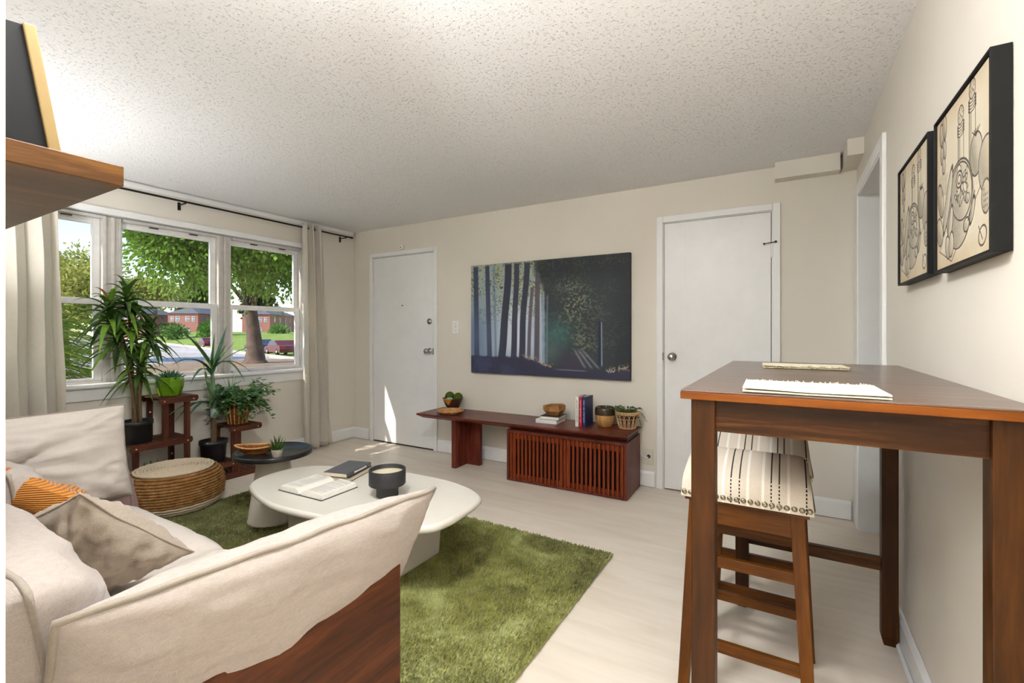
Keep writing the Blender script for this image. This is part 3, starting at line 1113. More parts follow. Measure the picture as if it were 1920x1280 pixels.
M['placemat'] = fabric('cream_cotton', S(232, 222, 192), 1100, .05, .2)
placemat('folded cream cotton placemat near the front edge of the bar table', .046, 1.245, R(1.5), .262, .185, 1)
placemat('folded cream cotton placemat at the far end of the bar table', .055, 2.035, R(4), .262, .15, -1)

# bar stools ------------------------------------------------------------------
t = NT('striped_linen')
v = t.co()
sep = t.new('ShaderNodeSeparateXYZ')
t.link(v, sep.inputs[0])
xx = sep.outputs[0]


def stripe(c, wdt):
    return t.math('LESS_THAN', t.math('ABSOLUTE', t.math('SUBTRACT', xx, c)), wdt)


dark = None
for c0 in (-.155, -.135, -.012 - .025, -.012, .078, .100, .172):
    s_ = stripe(c0, .0021)
    dark = s_ if dark is None else t.math('MAXIMUM', dark, s_)
palef = None
for c0 in (-.10, -.06, .012, .055, .125):
    s_ = stripe(c0, .004)
    palef = s_ if palef is None else t.math('MAXIMUM', palef, s_)
# the woven dashes: dark stripe broken along its length
wv = t.new('ShaderNodeTexWave')
wv.bands_direction = 'Z'
t.link(v, wv.inputs['Vector'])
wv.inputs['Scale'].default_value = 28
dash = t.math('GREATER_THAN', wv.outputs['Fac'], 0.30)
dash = t.math('MAXIMUM', dash, t.math('GREATER_THAN', sep.outputs[2], 0.742))
dark = t.math('MULTIPLY', dark, dash)
n1 = t.noise(v, 420, 3, .65)
basec = t.ramp(n1, [(.3, S(204, 190, 170)), (.7, S(222, 212, 196))])
c1 = t.mix(palef, basec, S(234, 228, 216))
c2 = t.mix(dark, c1, S(62, 58, 58))
t.bump(n1, .25, .0015)
M['stripe'] = t.set(c2, .95, spec=.1)

SW, SD = .385, .33


def make_stool():
    s_ = thing('bar_stool', '', 'stool', (0, 0, 0), group='bar stools at the bar table')

    # upholstered saddle seat
    zb_, zt_ = .660, .800
    prof = [(-.5, zb_), (-.505, .69), (-.502, .715), (-.485, .738), (-.44, .752), (-.34, .770), (-.2, .788), (-.08, .798), (0, .800)]
    prof = prof + [(-y, z) for y, z in prof[::-1][1:]]
    m_ = MB()
    nx = 25

    def pt(i, j):
        u = -1 + 2 * i
        y, z = prof[round(j * (len(prof) - 1))]
        edge = max(0, abs(u) - .86) / .14
        k = (z - zb_) / (zt_ - zb_)
        xx_ = u * SW / 2 * (1 - .055 * k)
        z2 = z - (edge ** 2.2) * .022 * k - .016 * k * (1 - u * u) * 0
        return (xx_, y * SD * (1 - .02 * edge), z2)
    m_.grid(nx, len(prof), pt, flip=False)
    for sgn, i_ in ((-1, 0.0), (1, 1.0)):
        ring = [pt(i_, j / (len(prof) - 1)) for j in range(len(prof))]
        m_.add(ring, [tuple(range(len(ring)))[::sgn]], False)
    obj('seat_cushion', m_, 'stripe', s_)
    obj('seat_board', MB().box(-SW / 2 + .012, SW / 2 - .012, -SD / 2 + .01, SD / 2 - .01, .648, .662), 'stool_x', s_)
    # nail heads
    nail = MB().lathe([(.0078, 0), (.0085, .001), (.0072, .0035), (.004, .0048), (.0004, .0052)], 14, cap0=True, cap1=False).mesh('nail_head')
    nail.materials.append(M['nickel_dark'])
    for k in range(19):
        x = -SW / 2 + .012 + (SW - .024) * k / 18
        for sg in (-1, 1):
            o = obj('nail_head', nail, None, s_)
            o.location = (x, sg * (SD * .5015), .676)
            o.rotation_euler = (PI / 2 * (1 if sg < 0 else -1), 0, 0)
    for k in range(13):
        y = -SD / 2 + .02 + (SD - .04) * k / 12
        for sg in (-1, 1):
            o = obj('nail_head', nail, None, s_)
            o.location = (sg * (SW / 2 - .0015), y, .676)
            o.rotation_euler = (0, PI / 2 * sg, 0)
    # splayed legs
    tops = [(-.148, -.128), (.148, -.128), (.148, .128), (-.148, .128)]
    feet = [(-.182, -.178), (.182, -.178), (.182, .178), (-.182, .178)]

    def at(k, z):
        f_ = 1 - z / .655
        return Vector((tops[k][0] + (feet[k][0] - tops[k][0]) * f_, tops[k][1] + (feet[k][1] - tops[k][1]) * f_, z))
    for k in range(4):
        a, b = at(k, 0), at(k, .655)
        w_ = .040
        h_ = w_ / 2
        m_ = MB()
        q = [(-h_, -h_), (h_, -h_), (h_, h_), (-h_, h_)]
        m_.hexa([(a.x + i * .86, a.y + j * .86, 0) for i, j in q] + [(b.x + i, b.y + j, .655) for i, j in q])
        obj('leg', m_, 'stool_z', s_, bevel=.003)
    for (i, j) in ((0, 1), (1, 2), (2, 3), (3, 0)):
        a, b = at(i, .615), at(j, .615)
        obj('seat_rail', MB().bar(a, b, .020, .075), 'stool_x', s_)
    for (i, j, z) in ((0, 1, .455), (3, 2, .455), (0, 1, .185), (3, 2, .185), (1, 2, .32), (0, 3, .32)):
        a, b = at(i, z), at(j, z)
        obj('rung', MB().bar(a, b, .020, .036), 'stool_x', s_, bevel=.002)
    return s_


stool = make_stool()
stool.location = (-.117, 1.83, 0)
stool['label'] = 'striped linen saddle bar stool nearest the camera, under the bar table'
st2_ = copy_tree(stool)
st2_.location = (-.105, 2.225, 0)
st2_['label'] = 'striped linen saddle bar stool farther back, mostly hidden behind the other'


# ------------------------------------------------------------------ prints drawn into a fine mesh
def raster_mesh(name, W, Hh, img):
    """img: (ny,nx,3) sRGB 0..1, row 0 at the bottom. Plane in XZ facing -Y, centred."""
    ny, nx, _ = img.shape
    xs = np.linspace(-W / 2, W / 2, nx)
    zs = np.linspace(-Hh / 2, Hh / 2, ny)
    X_, Z_ = np.meshgrid(xs, zs)
    co = np.stack([X_, np.zeros_like(X_), Z_], 2).reshape(-1, 3).astype(np.float32)
    idx = np.arange(nx * ny).reshape(ny, nx)
    q = np.stack([idx[:-1, :-1], idx[:-1, 1:], idx[1:, 1:], idx[1:, :-1]], 2).reshape(-1, 4)
    me = bpy.data.meshes.new(name)
    me.vertices.add(nx * ny)
    me.vertices.foreach_set('co', co.ravel())
    n = len(q)
    me.loops.add(n * 4)
    me.loops.foreach_set('vertex_index', q.astype(np.int32).ravel())
    me.polygons.add(n)
    me.polygons.foreach_set('loop_start', np.arange(0, n * 4, 4, dtype=np.int32))
    me.polygons.foreach_set('loop_total', np.full(n, 4, dtype=np.int32))
    me.update(calc_edges=True)
    at = me.color_attributes.new('Col', 'FLOAT_COLOR', 'POINT')
    c = np.clip(img, 0, 1).reshape(-1, 3)
    c = np.where(c <= .04045, c / 12.92, ((c + .055) / 1.055) ** 2.4)
    at.data.foreach_set('color', np.concatenate([c, np.ones((len(c), 1))], 1).astype(np.float32).ravel())
    me.materials.append(M['print'])
    return me


def vnoise(nx, ny, cell, seed, octv=3):
    r_ = np.random.default_rng(seed)
    out = np.zeros((ny, nx))
    amp, tot = 1.0, 0
    for o in range(octv):
        cx_, cy_ = max(2, int(cell[0] * 2 ** o) + 2), max(2, int(cell[1] * 2 ** o) + 2)
        g = r_.random((cy_, cx_))
        x = np.linspace(0, cx_ - 1.001, nx)
        y = np.linspace(0, cy_ - 1.001, ny)
        xi, yi = x.astype(int), y.astype(int)
        fx, fy = x - xi, y - yi
        fx = fx * fx * (3 - 2 * fx)
        fy = (fy * fy * (3 - 2 * fy))[:, None]
        a = g[np.ix_(yi, xi)] * (1 - fx) + g[np.ix_(yi, xi + 1)] * fx
        b = g[np.ix_(yi + 1, xi)] * (1 - fx) + g[np.ix_(yi + 1, xi + 1)] * fx
        out += amp * (a * (1 - fy) + b * fy)
        tot += amp
        amp *= .6
    return out / tot


def sm(x, a, b):
    t_ = np.clip((x - a) / (b - a), 0, 1)
    return t_ * t_ * (3 - 2 * t_)


def forest():
    nx, ny = 540, 360
    u, v = np.meshgrid(np.linspace(0, 1, nx), np.linspace(0, 1, ny))
    C_ = lambda r, g, b: np.array([r, g, b]) / 255.
    n1 = vnoise(nx, ny, (10, 7), 1, 4)
    n2 = vnoise(nx, ny, (60, 42), 2, 3)
    n3 = vnoise(nx, ny, (120, 84), 3, 2)

    def blend(img, col, a):
        return img * (1 - a[..., None]) + col * a[..., None]
    img = np.zeros((ny, nx, 3)) + C_(150, 172, 190)
    img = blend(img, C_(222, 232, 244), np.exp(-((u - .33) / .13) ** 2) * sm(v, .05, .3) * (1 - sm(v, .62, .95)))
    img = blend(img, C_(96, 118, 150), (1 - sm(u, .0, .2)) * (1 - sm(v, .3, .8)) * .8)
    img = blend(img, C_(150, 168, 150), sm(v, .45, .8) * .6)
    lf = sm(n2 * .6 + n1 * .4 + .22 * (v - .7), .50, .60) * sm(v, .40, .75) * (1 - sm(u, .5, .6))
    img = blend(img, C_(192, 182, 110), lf * .55)
    lf = sm(n3 * .6 + n1 * .4, .54, .62) * sm(v, .3, .7) * (1 - sm(u, .5, .6))
    img = blend(img, C_(74, 84, 62), lf * .6)
    # the dark wood on the right
    edge = .50 + .03 * (n1 - .5) * 2 - .06 * sm(v, .6, 1)
    dk = sm(u, 0, 1) * 0 + sm(u - edge, -.015, .03)
    base_r = np.zeros((ny, nx, 3)) + C_(44, 50, 50)
    base_r = blend(base_r, C_(58, 104, 98), np.exp(-((u - .58) / .10) ** 2 - ((v - .36) / .13) ** 2) * (.4 + n2))
    base_r = blend(base_r, C_(72, 92, 88), np.exp(-((u - .55) / .07) ** 2 - ((v - .22) / .12) ** 2))
    gold = np.exp(-((u - .70) / .10) ** 2 - ((v - .60) / .16) ** 2) + .8 * np.exp(-((u - .66) / .06) ** 2 - ((v - .80) / .06) ** 2) + .7 * np.exp(-((u - .75) / .08) ** 2 - ((v - .30) / .10) ** 2)
    base_r = blend(base_r, C_(196, 186, 120), np.clip(gold, 0, 1) * sm(n3 * .6 + n2 * .4, .48, .66) * .75)
    base_r = blend(base_r, C_(92, 112, 92), sm(n3 * .5 + n1 * .5, .52, .70) * sm(v, .1, .3) * .32)
    base_r = blend(base_r, C_(22, 24, 28), sm(u, .86, 1) * .6)
    base_r = blend(base_r, C_(26, 28, 30), sm(v, .72, .95) * .7)
    img = img * (1 - dk[..., None]) + base_r * dk[..., None]

    def trunk(u0, u1, w0, w1, col, vb=.10, vt=1.0, bend=0, alpha=.96, soft=.003, kink=0):
        nonlocal img
        c = u0 + (u1 - u0) * v + bend * np.sin(v * PI) + kink * np.sin(v * 9)
        w_ = w0 + (w1 - w0) * v
        w_ = w_ + .035 * np.clip(.2 - v, 0, 1) ** 1.5
        a = (1 - sm(np.abs(u - c), w_ / 2 - soft, w_ / 2 + soft)) * sm(v, vb - .01, vb + .02) * (1 - sm(v, vt - .02, vt))
        haze = 1 - .35 * np.exp(-((v - .35) / .2) ** 2) * (1 - sm(u, .0, .3))
        img = blend(img, col, a * alpha * haze)
    navy, dk1 = C_(52, 58, 84), C_(40, 40, 56)
    trunk(.045, .035, .038, .034, navy)
    trunk(.140, .120, .036, .030, navy)
    trunk(.185, .168, .016, .013, C_(112, 128, 150), alpha=.8)
    trunk(.205, .268, .052, .046, dk1, bend=.012, kink=.004)
    trunk(.296, .326, .040, .034, C_(50, 50, 66), bend=.006, kink=.003)
    trunk(.352, .396, .042, .036, C_(46, 46, 62), kink=.004)
    trunk(.408, .450, .024, .020, C_(92, 82, 92), vt=.78, bend=-.012)
    trunk(.458, .468, .034, .030, C_(88, 78, 84), vt=.9)
    trunk(.492, .480, .010, .008, C_(190, 204, 222), vt=.72, alpha=.8)
    trunk(.505, .502, .016, .012, C_(150, 166, 190), vt=.74, alpha=.7)
    trunk(.524, .530, .010, .008, C_(130, 148, 168), vt=.70, alpha=.6)
    trunk(.838, .836, .018, .014, C_(30, 32, 46), vt=.48)
    trunk(.850, .845, .007, .005, C_(140, 170, 214), vt=.47, alpha=.85)
    # branches, canopy over the left top
    lf = sm(n3 * .5 + n1 * .5, .52, .58) * sm(v, .72, .95) * sm(u, .30, .45)
    img = blend(img, C_(54, 60, 46), lf * .8)
    lf = sm(n3 * .7 + n2 * .3, .58, .64) * np.exp(-((v - .80) / .07) ** 2) * (1 - sm(u, .24, .32))
    img = blend(img, C_(44, 50, 58), lf * .8)
    # forest floor
    gl = .155 - .10 * sm(u, .35, .62) + .05 * np.exp(-((u - .66) / .07) ** 2) + .015 * (n2 - .5) + .03 * sm(u, .86, 1)
    g = 1 - sm(v - gl, -.008, .012)
    fl = np.zeros((ny, nx, 3)) + C_(44, 44, 64)
    fl = blend(fl, C_(64, 72, 110), sm(n1, .4, .7) * (1 - sm(u, .2, .5)) * .6)
    img = img * (1 - g[..., None]) + fl * g[..., None]
    lf = sm(n3, .5, .62) * np.exp(-((v - gl - .015) / .02) ** 2) * (sm(u, .34, .4) * (1 - sm(u, .55, .6)) + sm(u, .86, .9))
    img = blend(img, C_(196, 164, 130), lf * .9)
    m = np.exp(-((u - .665) / .07) ** 2 - ((v - .12) / .07) ** 2)
    img = blend(img, C_(58, 50, 66), np.clip(m * 1.4, 0, 1) * .8)
    for k, off in enumerate((0, .022, .045)):
        lnx = .690 + off + (.24 - v) * (.42 + .1 * k)
        a = np.exp(-((u - lnx) / .008) ** 2) * sm(v, .07, .10) * (1 - sm(v, .2, .26))
        img = blend(img, C_(176, 172, 196), a * .55)
    a = np.exp(-((v - .062 + .02 * (u - .6)) / .004) ** 2) * sm(u, .55, .62) * (1 - sm(u, .74, .78))
    img = blend(img, C_(190, 190, 204), a * .6)
    # scribbled signature
    for k in range(120):
        s_ = k / 119
        su = .875 + .045 * s_
        sv = .066 + .006 * math.sin(s_ * 21) + .004 * math.sin(s_ * 47)
        a = np.exp(-((u - su) / .0014) ** 2 - ((v - sv) / .002) ** 2)
        img = blend(img, C_(206, 210, 216), np.clip(a, 0, 1) * .8)
    return img * .86 + np.array([.085, .09, .105])


pt_ = thing('forest_painting', 'wide canvas print of a misty forest with dark trunks above the bench', 'painting', (-1.84, BX - .002, 1.34))
PW, PHh = 1.55, 1.025
obj('canvas', MB().box(-PW / 2, PW / 2, -.038, 0, -PHh / 2, PHh / 2), plain('canvas_edge', S(26, 26, 32), .6), pt_, bevel=.003)
fm = obj('print', raster_mesh('print', PW - .004, PHh - .004, forest()), None, pt_)
fm.location = (0, -.0392, 0)


def kitchen_sketch():
    n = 260
    u, v = np.meshgrid(np.linspace(0, 1, n), np.linspace(0, 1, n))
    C_ = lambda r, g, b: np.array([r, g, b]) / 255.
    img = np.zeros((n, n, 3)) + C_(208, 198, 176)
    n1 = vnoise(n, n, (4, 4), 5, 3)
    eb = np.clip(np.maximum(np.abs(u - .5), np.abs(v - .5)) * 2 - .72, 0, 1) / .28
    img = img * (1 - (.45 * eb * n1 * 1.6)[..., None]) + C_(188, 150, 104) * (.45 * eb * n1 * 1.6)[..., None]
    ink = np.zeros((n, n))

    def seg(x0, y0, x1, y1, w_=.0035, a_=1.0):
        nonlocal ink
        dx_, dy_ = x1 - x0, y1 - y0
        l2 = dx_ * dx_ + dy_ * dy_ + 1e-9
        tt = np.clip(((u - x0) * dx_ + (v - y0) * dy_) / l2, 0, 1)
        d = np.hypot(u - x0 - tt * dx_, v - y0 - tt * dy_)
        ink = np.maximum(ink, a_ * (1 - sm(d, w_ * .5, w_ * 1.5)))

    def wipe(cx_, cy_, rx, ry, rot=0.0):
        nonlocal ink
        c, s_ = math.cos(rot), math.sin(rot)
        x, y = (u - cx_) * c + (v - cy_) * s_, -(u - cx_) * s_ + (v - cy_) * c
        ink = np.where((x / rx) ** 2 + (y / ry) ** 2 < 1, 0, ink)

    def ell(cx_, cy_, rx, ry, rot=0.0, w_=.004, hatch=0.0, side=.6, fill=True):
        nonlocal ink
        if fill:
            wipe(cx_, cy_, rx, ry, rot)
        c, s_ = math.cos(rot), math.sin(rot)
        x, y = (u - cx_) * c + (v - cy_) * s_, -(u - cx_) * s_ + (v - cy_) * c
        q = np.sqrt((x / rx) ** 2 + (y / ry) ** 2)
        ink = np.maximum(ink, 1 - sm(np.abs(q - 1) * min(rx, ry), w_ * .5, w_ * 1.5))
        if hatch:
            h_ = (.5 + .5 * np.sin((x * .7 + y) * 2 * PI / .012)) * (.25 + .75 * sm(-x / rx - y / ry * .6, -side, side)) * (q < 1)
            ink = np.maximum(ink, h_ * hatch)
    # hanging garlic and onions
    for (a, b, r0, r1) in ((.10, .90, .045, .075), (.17, .93, .045, .08), (.11, .76, .035, .06), (.17, .78, .035, .065), (.15, .68, .035, .055)):
        ell(a, b, r0, r1, .1, hatch=.8)
        seg(a, b + r1, a + .01, b + r1 + .04)
    # pepper mill and salt mill
    for (a, b, top) in ((.50, .60, .90), (.70, .64, .97)):
        seg(a - .055, b - .12, a - .05, top - .12)
        seg(a + .055, b - .12, a + .05, top - .12)
        for k in range(34):
            yy = b - .12 + (top - .12 - b + .12) * k / 34
            seg(a - .054, yy, a - .054 + .045, yy - .006, .002, .75)
        for k in range(4):
            ell(a, top - .13 + k * .018, .055, .016, 0, .003)
        ell(a, top - .02, .052, .055, 0, .004, hatch=.35)
        for k in range(8):
            ell(a + .03 * math.cos(k * 2.3), top - .01 + .03 * math.sin(k * 1.7), .005, .005, 0, .002, fill=False)
    # board
    for (x0, y0, x1, y1) in ((.05, .12, .32, .02), (.32, .02, .97, .46), (.97, .46, .80, .56), (.08, .13, .16, .30)):
        seg(x0, y0, x1, y1)
    for k in range(14):
        seg(.22 + k * .05, .06 + k * .03, .26 + k * .05, .16 + k * .03, .0018, .35)
    # big fruits on the right
    ell(.76, .56, .10, .12, 0, hatch=.95)
    ell(.92, .46, .12, .15, 0, hatch=.7)
    for k in range(5):
        seg(.76, .66, .70 + k * .03, .70, .004)
    # bowl of salad
    ell(.46, .35, .245, .27, -.5, .006, hatch=.0)
    ell(.45, .33, .235, .25, -.5, .004, hatch=.95, side=.9)
    ell(.50, .42, .20, .17, -.5, .005, hatch=.75)
    r_ = random.Random(4)
    for k in range(26):
        a = r_.uniform(0, 6.28)
        rr = r_.uniform(.02, .15)
        ell(.50 + rr * math.cos(a) * 1.05, .43 + rr * math.sin(a) * .9, r_.uniform(.015, .045), r_.uniform(.012, .03), r_.uniform(0, 3), .003, hatch=r_.choice((0, .9)))
    ell(.47, .50, .055, .05, 0, .006)
    ell(.47, .50, .03, .027, 0, .005)
    # bread and leaves on the left
    ell(.24, .42, .05, .22, -.45, .004, hatch=.6)
    ell(.08, .46, .06, .12, .3, .004, hatch=.9)
    for k in range(6):
        seg(.10 + .02 * k, .48, .05 + .035 * k, .64 - .01 * abs(k - 2), .003)
    ell(.30, .27, .04, .11, -.3, .004, hatch=.5)
    ell(.06, .25, .07, .10, .4, .004, hatch=.8)
    # onions, garlic clove, strawberry, leaf
    ell(.24, .12, .05, .075, .2, .004, hatch=.6)
    ell(.31, .13, .05, .08, -.2, .004, hatch=.6)
    ell(.60, .20, .05, .04, .3, .005, hatch=.6)
    seg(.63, .22, .74, .36, .006)
    ell(.70, .26, .03, .08, -.5, .004, hatch=.9)
    ell(.91, .29, .065, .09, 0, .004, hatch=.6)
    for k in range(10):
        ell(.88 + .025 * (k % 3), .24 + .03 * (k // 3), .005, .005, 0, .002, fill=False)
    ell(.86, .09, .06, .05, .5, .005)
    seg(.80, .15, .86, .07, .004)
    n2 = vnoise(n, n, (60, 60), 8, 2)
    ink = ink * (.72 + .4 * n2)
    ink = np.clip(ink, 0, 1) * .95
    return img * (1 - ink[..., None]) + C_(48, 44, 42) * ink[..., None]


sketch_me = raster_mesh('print', .402, .402, kitchen_sketch())


def wall_frame(label, yc, zc):
    w_, dp = .42, .034
    fr_ = thing('picture_frame', label, 'picture', (RX - .001, yc, zc), R(-90), 'framed kitchen sketches on the right wall')
    # local: x to the viewer's right, -y out of the wall
    b_ = w_ / 2
    obj('backing', MB().box(-b_ + .01, b_ - .01, -.026, -.004, -b_ + .01, b_ - .01), 'frame_black', fr_)
    for (x0, x1, z0, z1) in ((-b_, -b_ + .006, -b_, b_), (b_ - .006, b_, -b_, b_), (-b_ + .006, b_ - .006, -b_, -b_ + .006), (-b_ + .006, b_ - .006, b_ - .006, b_)):
        obj('frame_rail', MB().box(x0, x1, -dp, 0, z0, z1), 'frame_black', fr_, bevel=.0012)
    p_ = obj('print', sketch_me, None, fr_)
    p_.location = (0, -.0275, 0)
    return fr_


wall_frame('black framed kitchen sketch on the right wall, the one nearer the camera', 1.525, 1.593)
wall_frame('black framed kitchen sketch on the right wall, the one nearer the hall opening', 2.012, 1.60)

# shelf above the sofa with a leaning frame ------------------------------------------------
sh = thing('wall_shelf', 'thick honey brown wooden shelf mounted on the wall above the sofa', 'shelf', (-1.75, FY + .001, 1.512))
obj('board', MB().box(-.60, .60, 0, .302, 0, .041), 'shelf', sh, bevel=.002)
obj('bracket', MB().box(-.3, -.27, 0, .2, -.012, 0), 'black', sh)
lf_ = thing('leaning_frame', 'black box frame with tan front edge leaning on the high shelf', 'picture', (-1.45, .335, 1.5535), rot=(R(9), 0, 0))
obj('box', MB().box(-.22, .235, -.145, -.018, .020, .240), 'frame_black', lf_)
obj('front_edge', MB().box(-.24, .24, -.018, 0, 0, .243), 'gold', lf_, bevel=.002)

# curtain rod and curtains ------------------------------------------------------------------
rd = thing('curtain_rod', 'thin black metal curtain rod on brackets above the window', 'curtain rod', (-4.2, 1.9, 2.273))
obj('rod', MB().tube([(0, -1.7, 0), (0, 1.68, 0)], .0085, 12), 'black', rd)
for y in (-1.70, 1.68):
    obj('finial', MB().lathe([(.0105, 0), (.0115, .004), (.0115, .024), (.009, .028)], 12).xf(Matrix.Translation((0, y - .014, 0)) @ Matrix.Rotation(-PI / 2, 4, 'X')), 'black', rd)
for y in (-1.62, 0.0, 1.60):
    m_ = MB()
    m_.box(-.099, -.093, y - .011, y + .011, -.055, .008)
    m_.box(-.095, .004, y - .005, y + .005, -.018, -.010)
    m_.box(-.003, .010, y - .006, y + .006, -.018, .003)
    obj('bracket', m_, 'black', rd)


def curtain(label, y0t, y1t, y0b, y1b, folds, amp, seed, z0=.025):
    cu = thing('curtain', label, 'curtain', (-4.2, (y0b + y1b) / 2, 0))
    oy_ = (y0b + y1b) / 2
    nu, nv = folds * 14 + 1, 46

    def pt(i, j):
        z = z0 + (2.318 - z0) * j
        ya = y0b + (y0t - y0b) * j
        yb = y1b + (y1t - y1b) * j
        ph = 2 * PI * folds * i + .25 * math.sin(5 * z + seed) * (1 - j)
        sx = math.sin(ph + .35 * math.sin(ph))
        a_ = amp * (1 + .25 * nz(i * 5, z * 1.2, seed))
        x = a_ * sx + .006 * nz(i * 9, z * 3, seed)
        y = ya + (yb - ya) * i + .012 * math.sin(2 * ph) + .006 * nz(i * 6, z * 2.2, seed + 4)
        return (max(x, -.085), y - oy_, z)
    m_ = MB()
    m_.grid(nu, nv, pt)
    c_ = obj('cloth', m_, 'curtain', cu)
    s_ = c_.modifiers.new('solid', 'SOLIDIFY')
    s_.thickness = .0025
    for k in range(folds * 2):
        i = (k + .5) / (folds * 2)
        i = min(max(i, 0), 1)
        yy = y0t + (y1t - y0t) * i - oy_
        pts = [(.0165 * math.cos(a) * .35, yy + .0165 * math.cos(a) * .25, 2.273 + .0165 * math.sin(a)) for a in np.linspace(0, 2 * PI, 17)[:-1]]
        ringpts = [(.019 * math.cos(a) * .94, yy + .019 * math.cos(a) * .34, 2.273 + .019 * math.sin(a)) for a in np.linspace(0, 2 * PI, 17)[:-1]]
        obj('grommet', MB().tube(ringpts, .0035, 6, closed=True), 'chrome', cu)
    return cu


curtain('cream linen curtain gathered at the window side nearest the entry door', 2.955, 3.19, 2.985, 3.31, 3, .055, 2.0)
curtain('cream linen curtain at the left end of the window behind the sofa', .42, 1.125, .36, 1.195, 6, .052, 9.0)

# wall plates, sensor ------------------------------------------------------------------------
sw = thing('light_switch', 'white light switch plate between the entry door and the painting', 'switch', (-2.828, BX, 1.265))
obj('plate', MB().box(-.042, .042, -.006, -.0002, -.066, .066), 'plastic', sw, bevel=.003)
obj('toggle', MB().box(-.006, .006, -.018, -.004, -.004, .016), 'plastic', sw, bevel=.002)
for z in (-.035, .035):
    obj('screw', MB().ball((0, -.006, z), .004, 8, 6), 'chrome', sw)
ou = thing('wall_outlet', 'beige wall outlet with a plugged white cord beside the slatted cabinet', 'outlet', (-.932, BX, .235))
obj('plate', MB().box(-.038, .038, -.006, -.0002, -.062, .062), plain('outlet_beige', S(216, 208, 192), .45), ou, bevel=.003)
obj('socket', MB().lathe([(.014, 0), (.014, .004), (.001, .004)], 12, cap1=False).xf(Matrix.Translation((.004, -.005, .004)) @ Matrix.Rotation(PI / 2, 4, 'X')), 'gap', ou)
cd = obj('power_cord', MB().tube(bez((-.93, BX - .012, .235), (-.955, BX - .03, .225), (-1.0, BX - .02, .26), 10), .0035, 8), 'plastic')
tag(cd, 'short white power cord running from the outlet behind the cabinet', 'cord')
se = thing('door_sensor', 'small white alarm sensor on the wall above the entry door', 'sensor', (-3.543, BX, 2.122))
obj('housing', MB().box(-.022, .022, -.022, -.0002, -.022, .024), 'plastic', se, bevel=.005)
obj('lens', MB().ball((-.006, -.021, 0), .006, 8, 6), 'gap', se)


# ------------------------------------------------------------------ things on the bench
BZ = .4725
bw = thing('bowl', 'dark flared wooden bowl with an orange cut side holding moss balls', 'bowl', (-2.755, 3.555, BZ))
t = NT('bowl_lacquer')
gv = t.co()
sp = t.new('ShaderNodeSeparateXYZ')
t.link(gv, sp.inputs[0])
M['bowl_dark'] = plain('bowl_dark', S(58, 38, 28), .3, var=.2)
M['bowl_orange'] = wood('bowl_orange', S(150, 88, 24), S(188, 122, 44), S(206, 146, 70), 'X', 3, .35)
bpy.data.materials.remove(t.m)
m_ = MB()
m_.lathe([(.048, 0), (.05, .004), (.076, .055), (.098, .108), (.100, .112), (.096, .113), (.072, .058), (.044, .012), (.001, .010)], 40, cap1=False)
obj('shell', m_, 'bowl_dark', bw)
m_ = MB()
vv = []
for k in range(17):
    a = R(-118) + R(62) * k / 16
    zz = .112
    zb_ = .112 - .062 * math.sin(PI * k / 16)
    for q in range(4):
        z = zb_ + (zz - zb_) * q / 3
        r_ = .05 + (z - .004) / .104 * .048 + .0035
        vv.append((r_ * math.cos(a), r_ * math.sin(a), z))
m_.add(vv, [(k * 4 + q, (k + 1) * 4 + q, (k + 1) * 4 + q + 1, k * 4 + q + 1) for k in range(16) for q in range(3)], True)
pa_ = obj('cut_face', m_, 'bowl_orange', bw)
s_ = pa_.modifiers.new('solid', 'SOLIDIFY')
s_.thickness = .002

t = NT('moss')
v = t.co()
n1 = t.noise(v, 130, 4, .7)
t.bump(n1, 1.0, .008)
M['moss'] = t.set(t.ramp(n1, [(.3, S(52, 68, 18)), (.7, S(112, 128, 48))]), .95, spec=.1)
M['teal_glass'] = plain('teal_moss', S(120, 176, 150), .5, var=.4, scale=60)


def moss_ball(label, x, y, z, r, mat='moss', name='moss_ball', sz=(1, 1, 1)):
    m_ = MB().ball((0, 0, 0), r, 28, 18, sz)
    m_.v = [tuple(Vector(p_) * (1 + .045 * nz(p_[0] * 90, p_[1] * 90, p_[2] * 90))) for p_ in m_.v]
    o = obj(name, m_, mat)
    o.location = (x, y, z)
    return tag(o, label, 'moss ball', 'moss balls in the bowl')


moss_ball('round green moss ball on the left in the dark bowl', -2.797, 3.562, BZ + .122, .046)
moss_ball('round green moss ball on the right in the dark bowl', -2.705, 3.572, BZ + .118, .045)
moss_ball('pale teal crumpled ball at the front of the dark bowl', -2.757, 3.512, BZ + .100, .032, 'teal_glass', 'crumpled_ball', (1.25, .8, .7))

M['wicker'] = wood('wicker_straw', S(160, 104, 52), S(204, 152, 94), S(230, 188, 136), 'X', 5, .7)
M['wicker_dark'] = wood('wicker_brown', S(84, 46, 18), S(124, 74, 34), S(160, 108, 60), 'X', 5, .6)
wp = thing('wicker_plate', 'shallow round woven straw plate at the left end of the bench', 'plate', (-2.650, 3.385, BZ))
for k in range(11):
    r_ = .012 + k * .0105
    z = .006 + max(0, k - 7) * .0065
    obj('coil', braid_ring(r_, z, .0062, seed=k), 'wicker', wp)

M['paper'] = plain('page_paper', S(238, 234, 224), .8, var=.03, scale=60)
M['paper_tan'] = plain('page_paper_tan', S(222, 208, 184), .8, var=.04, scale=60)


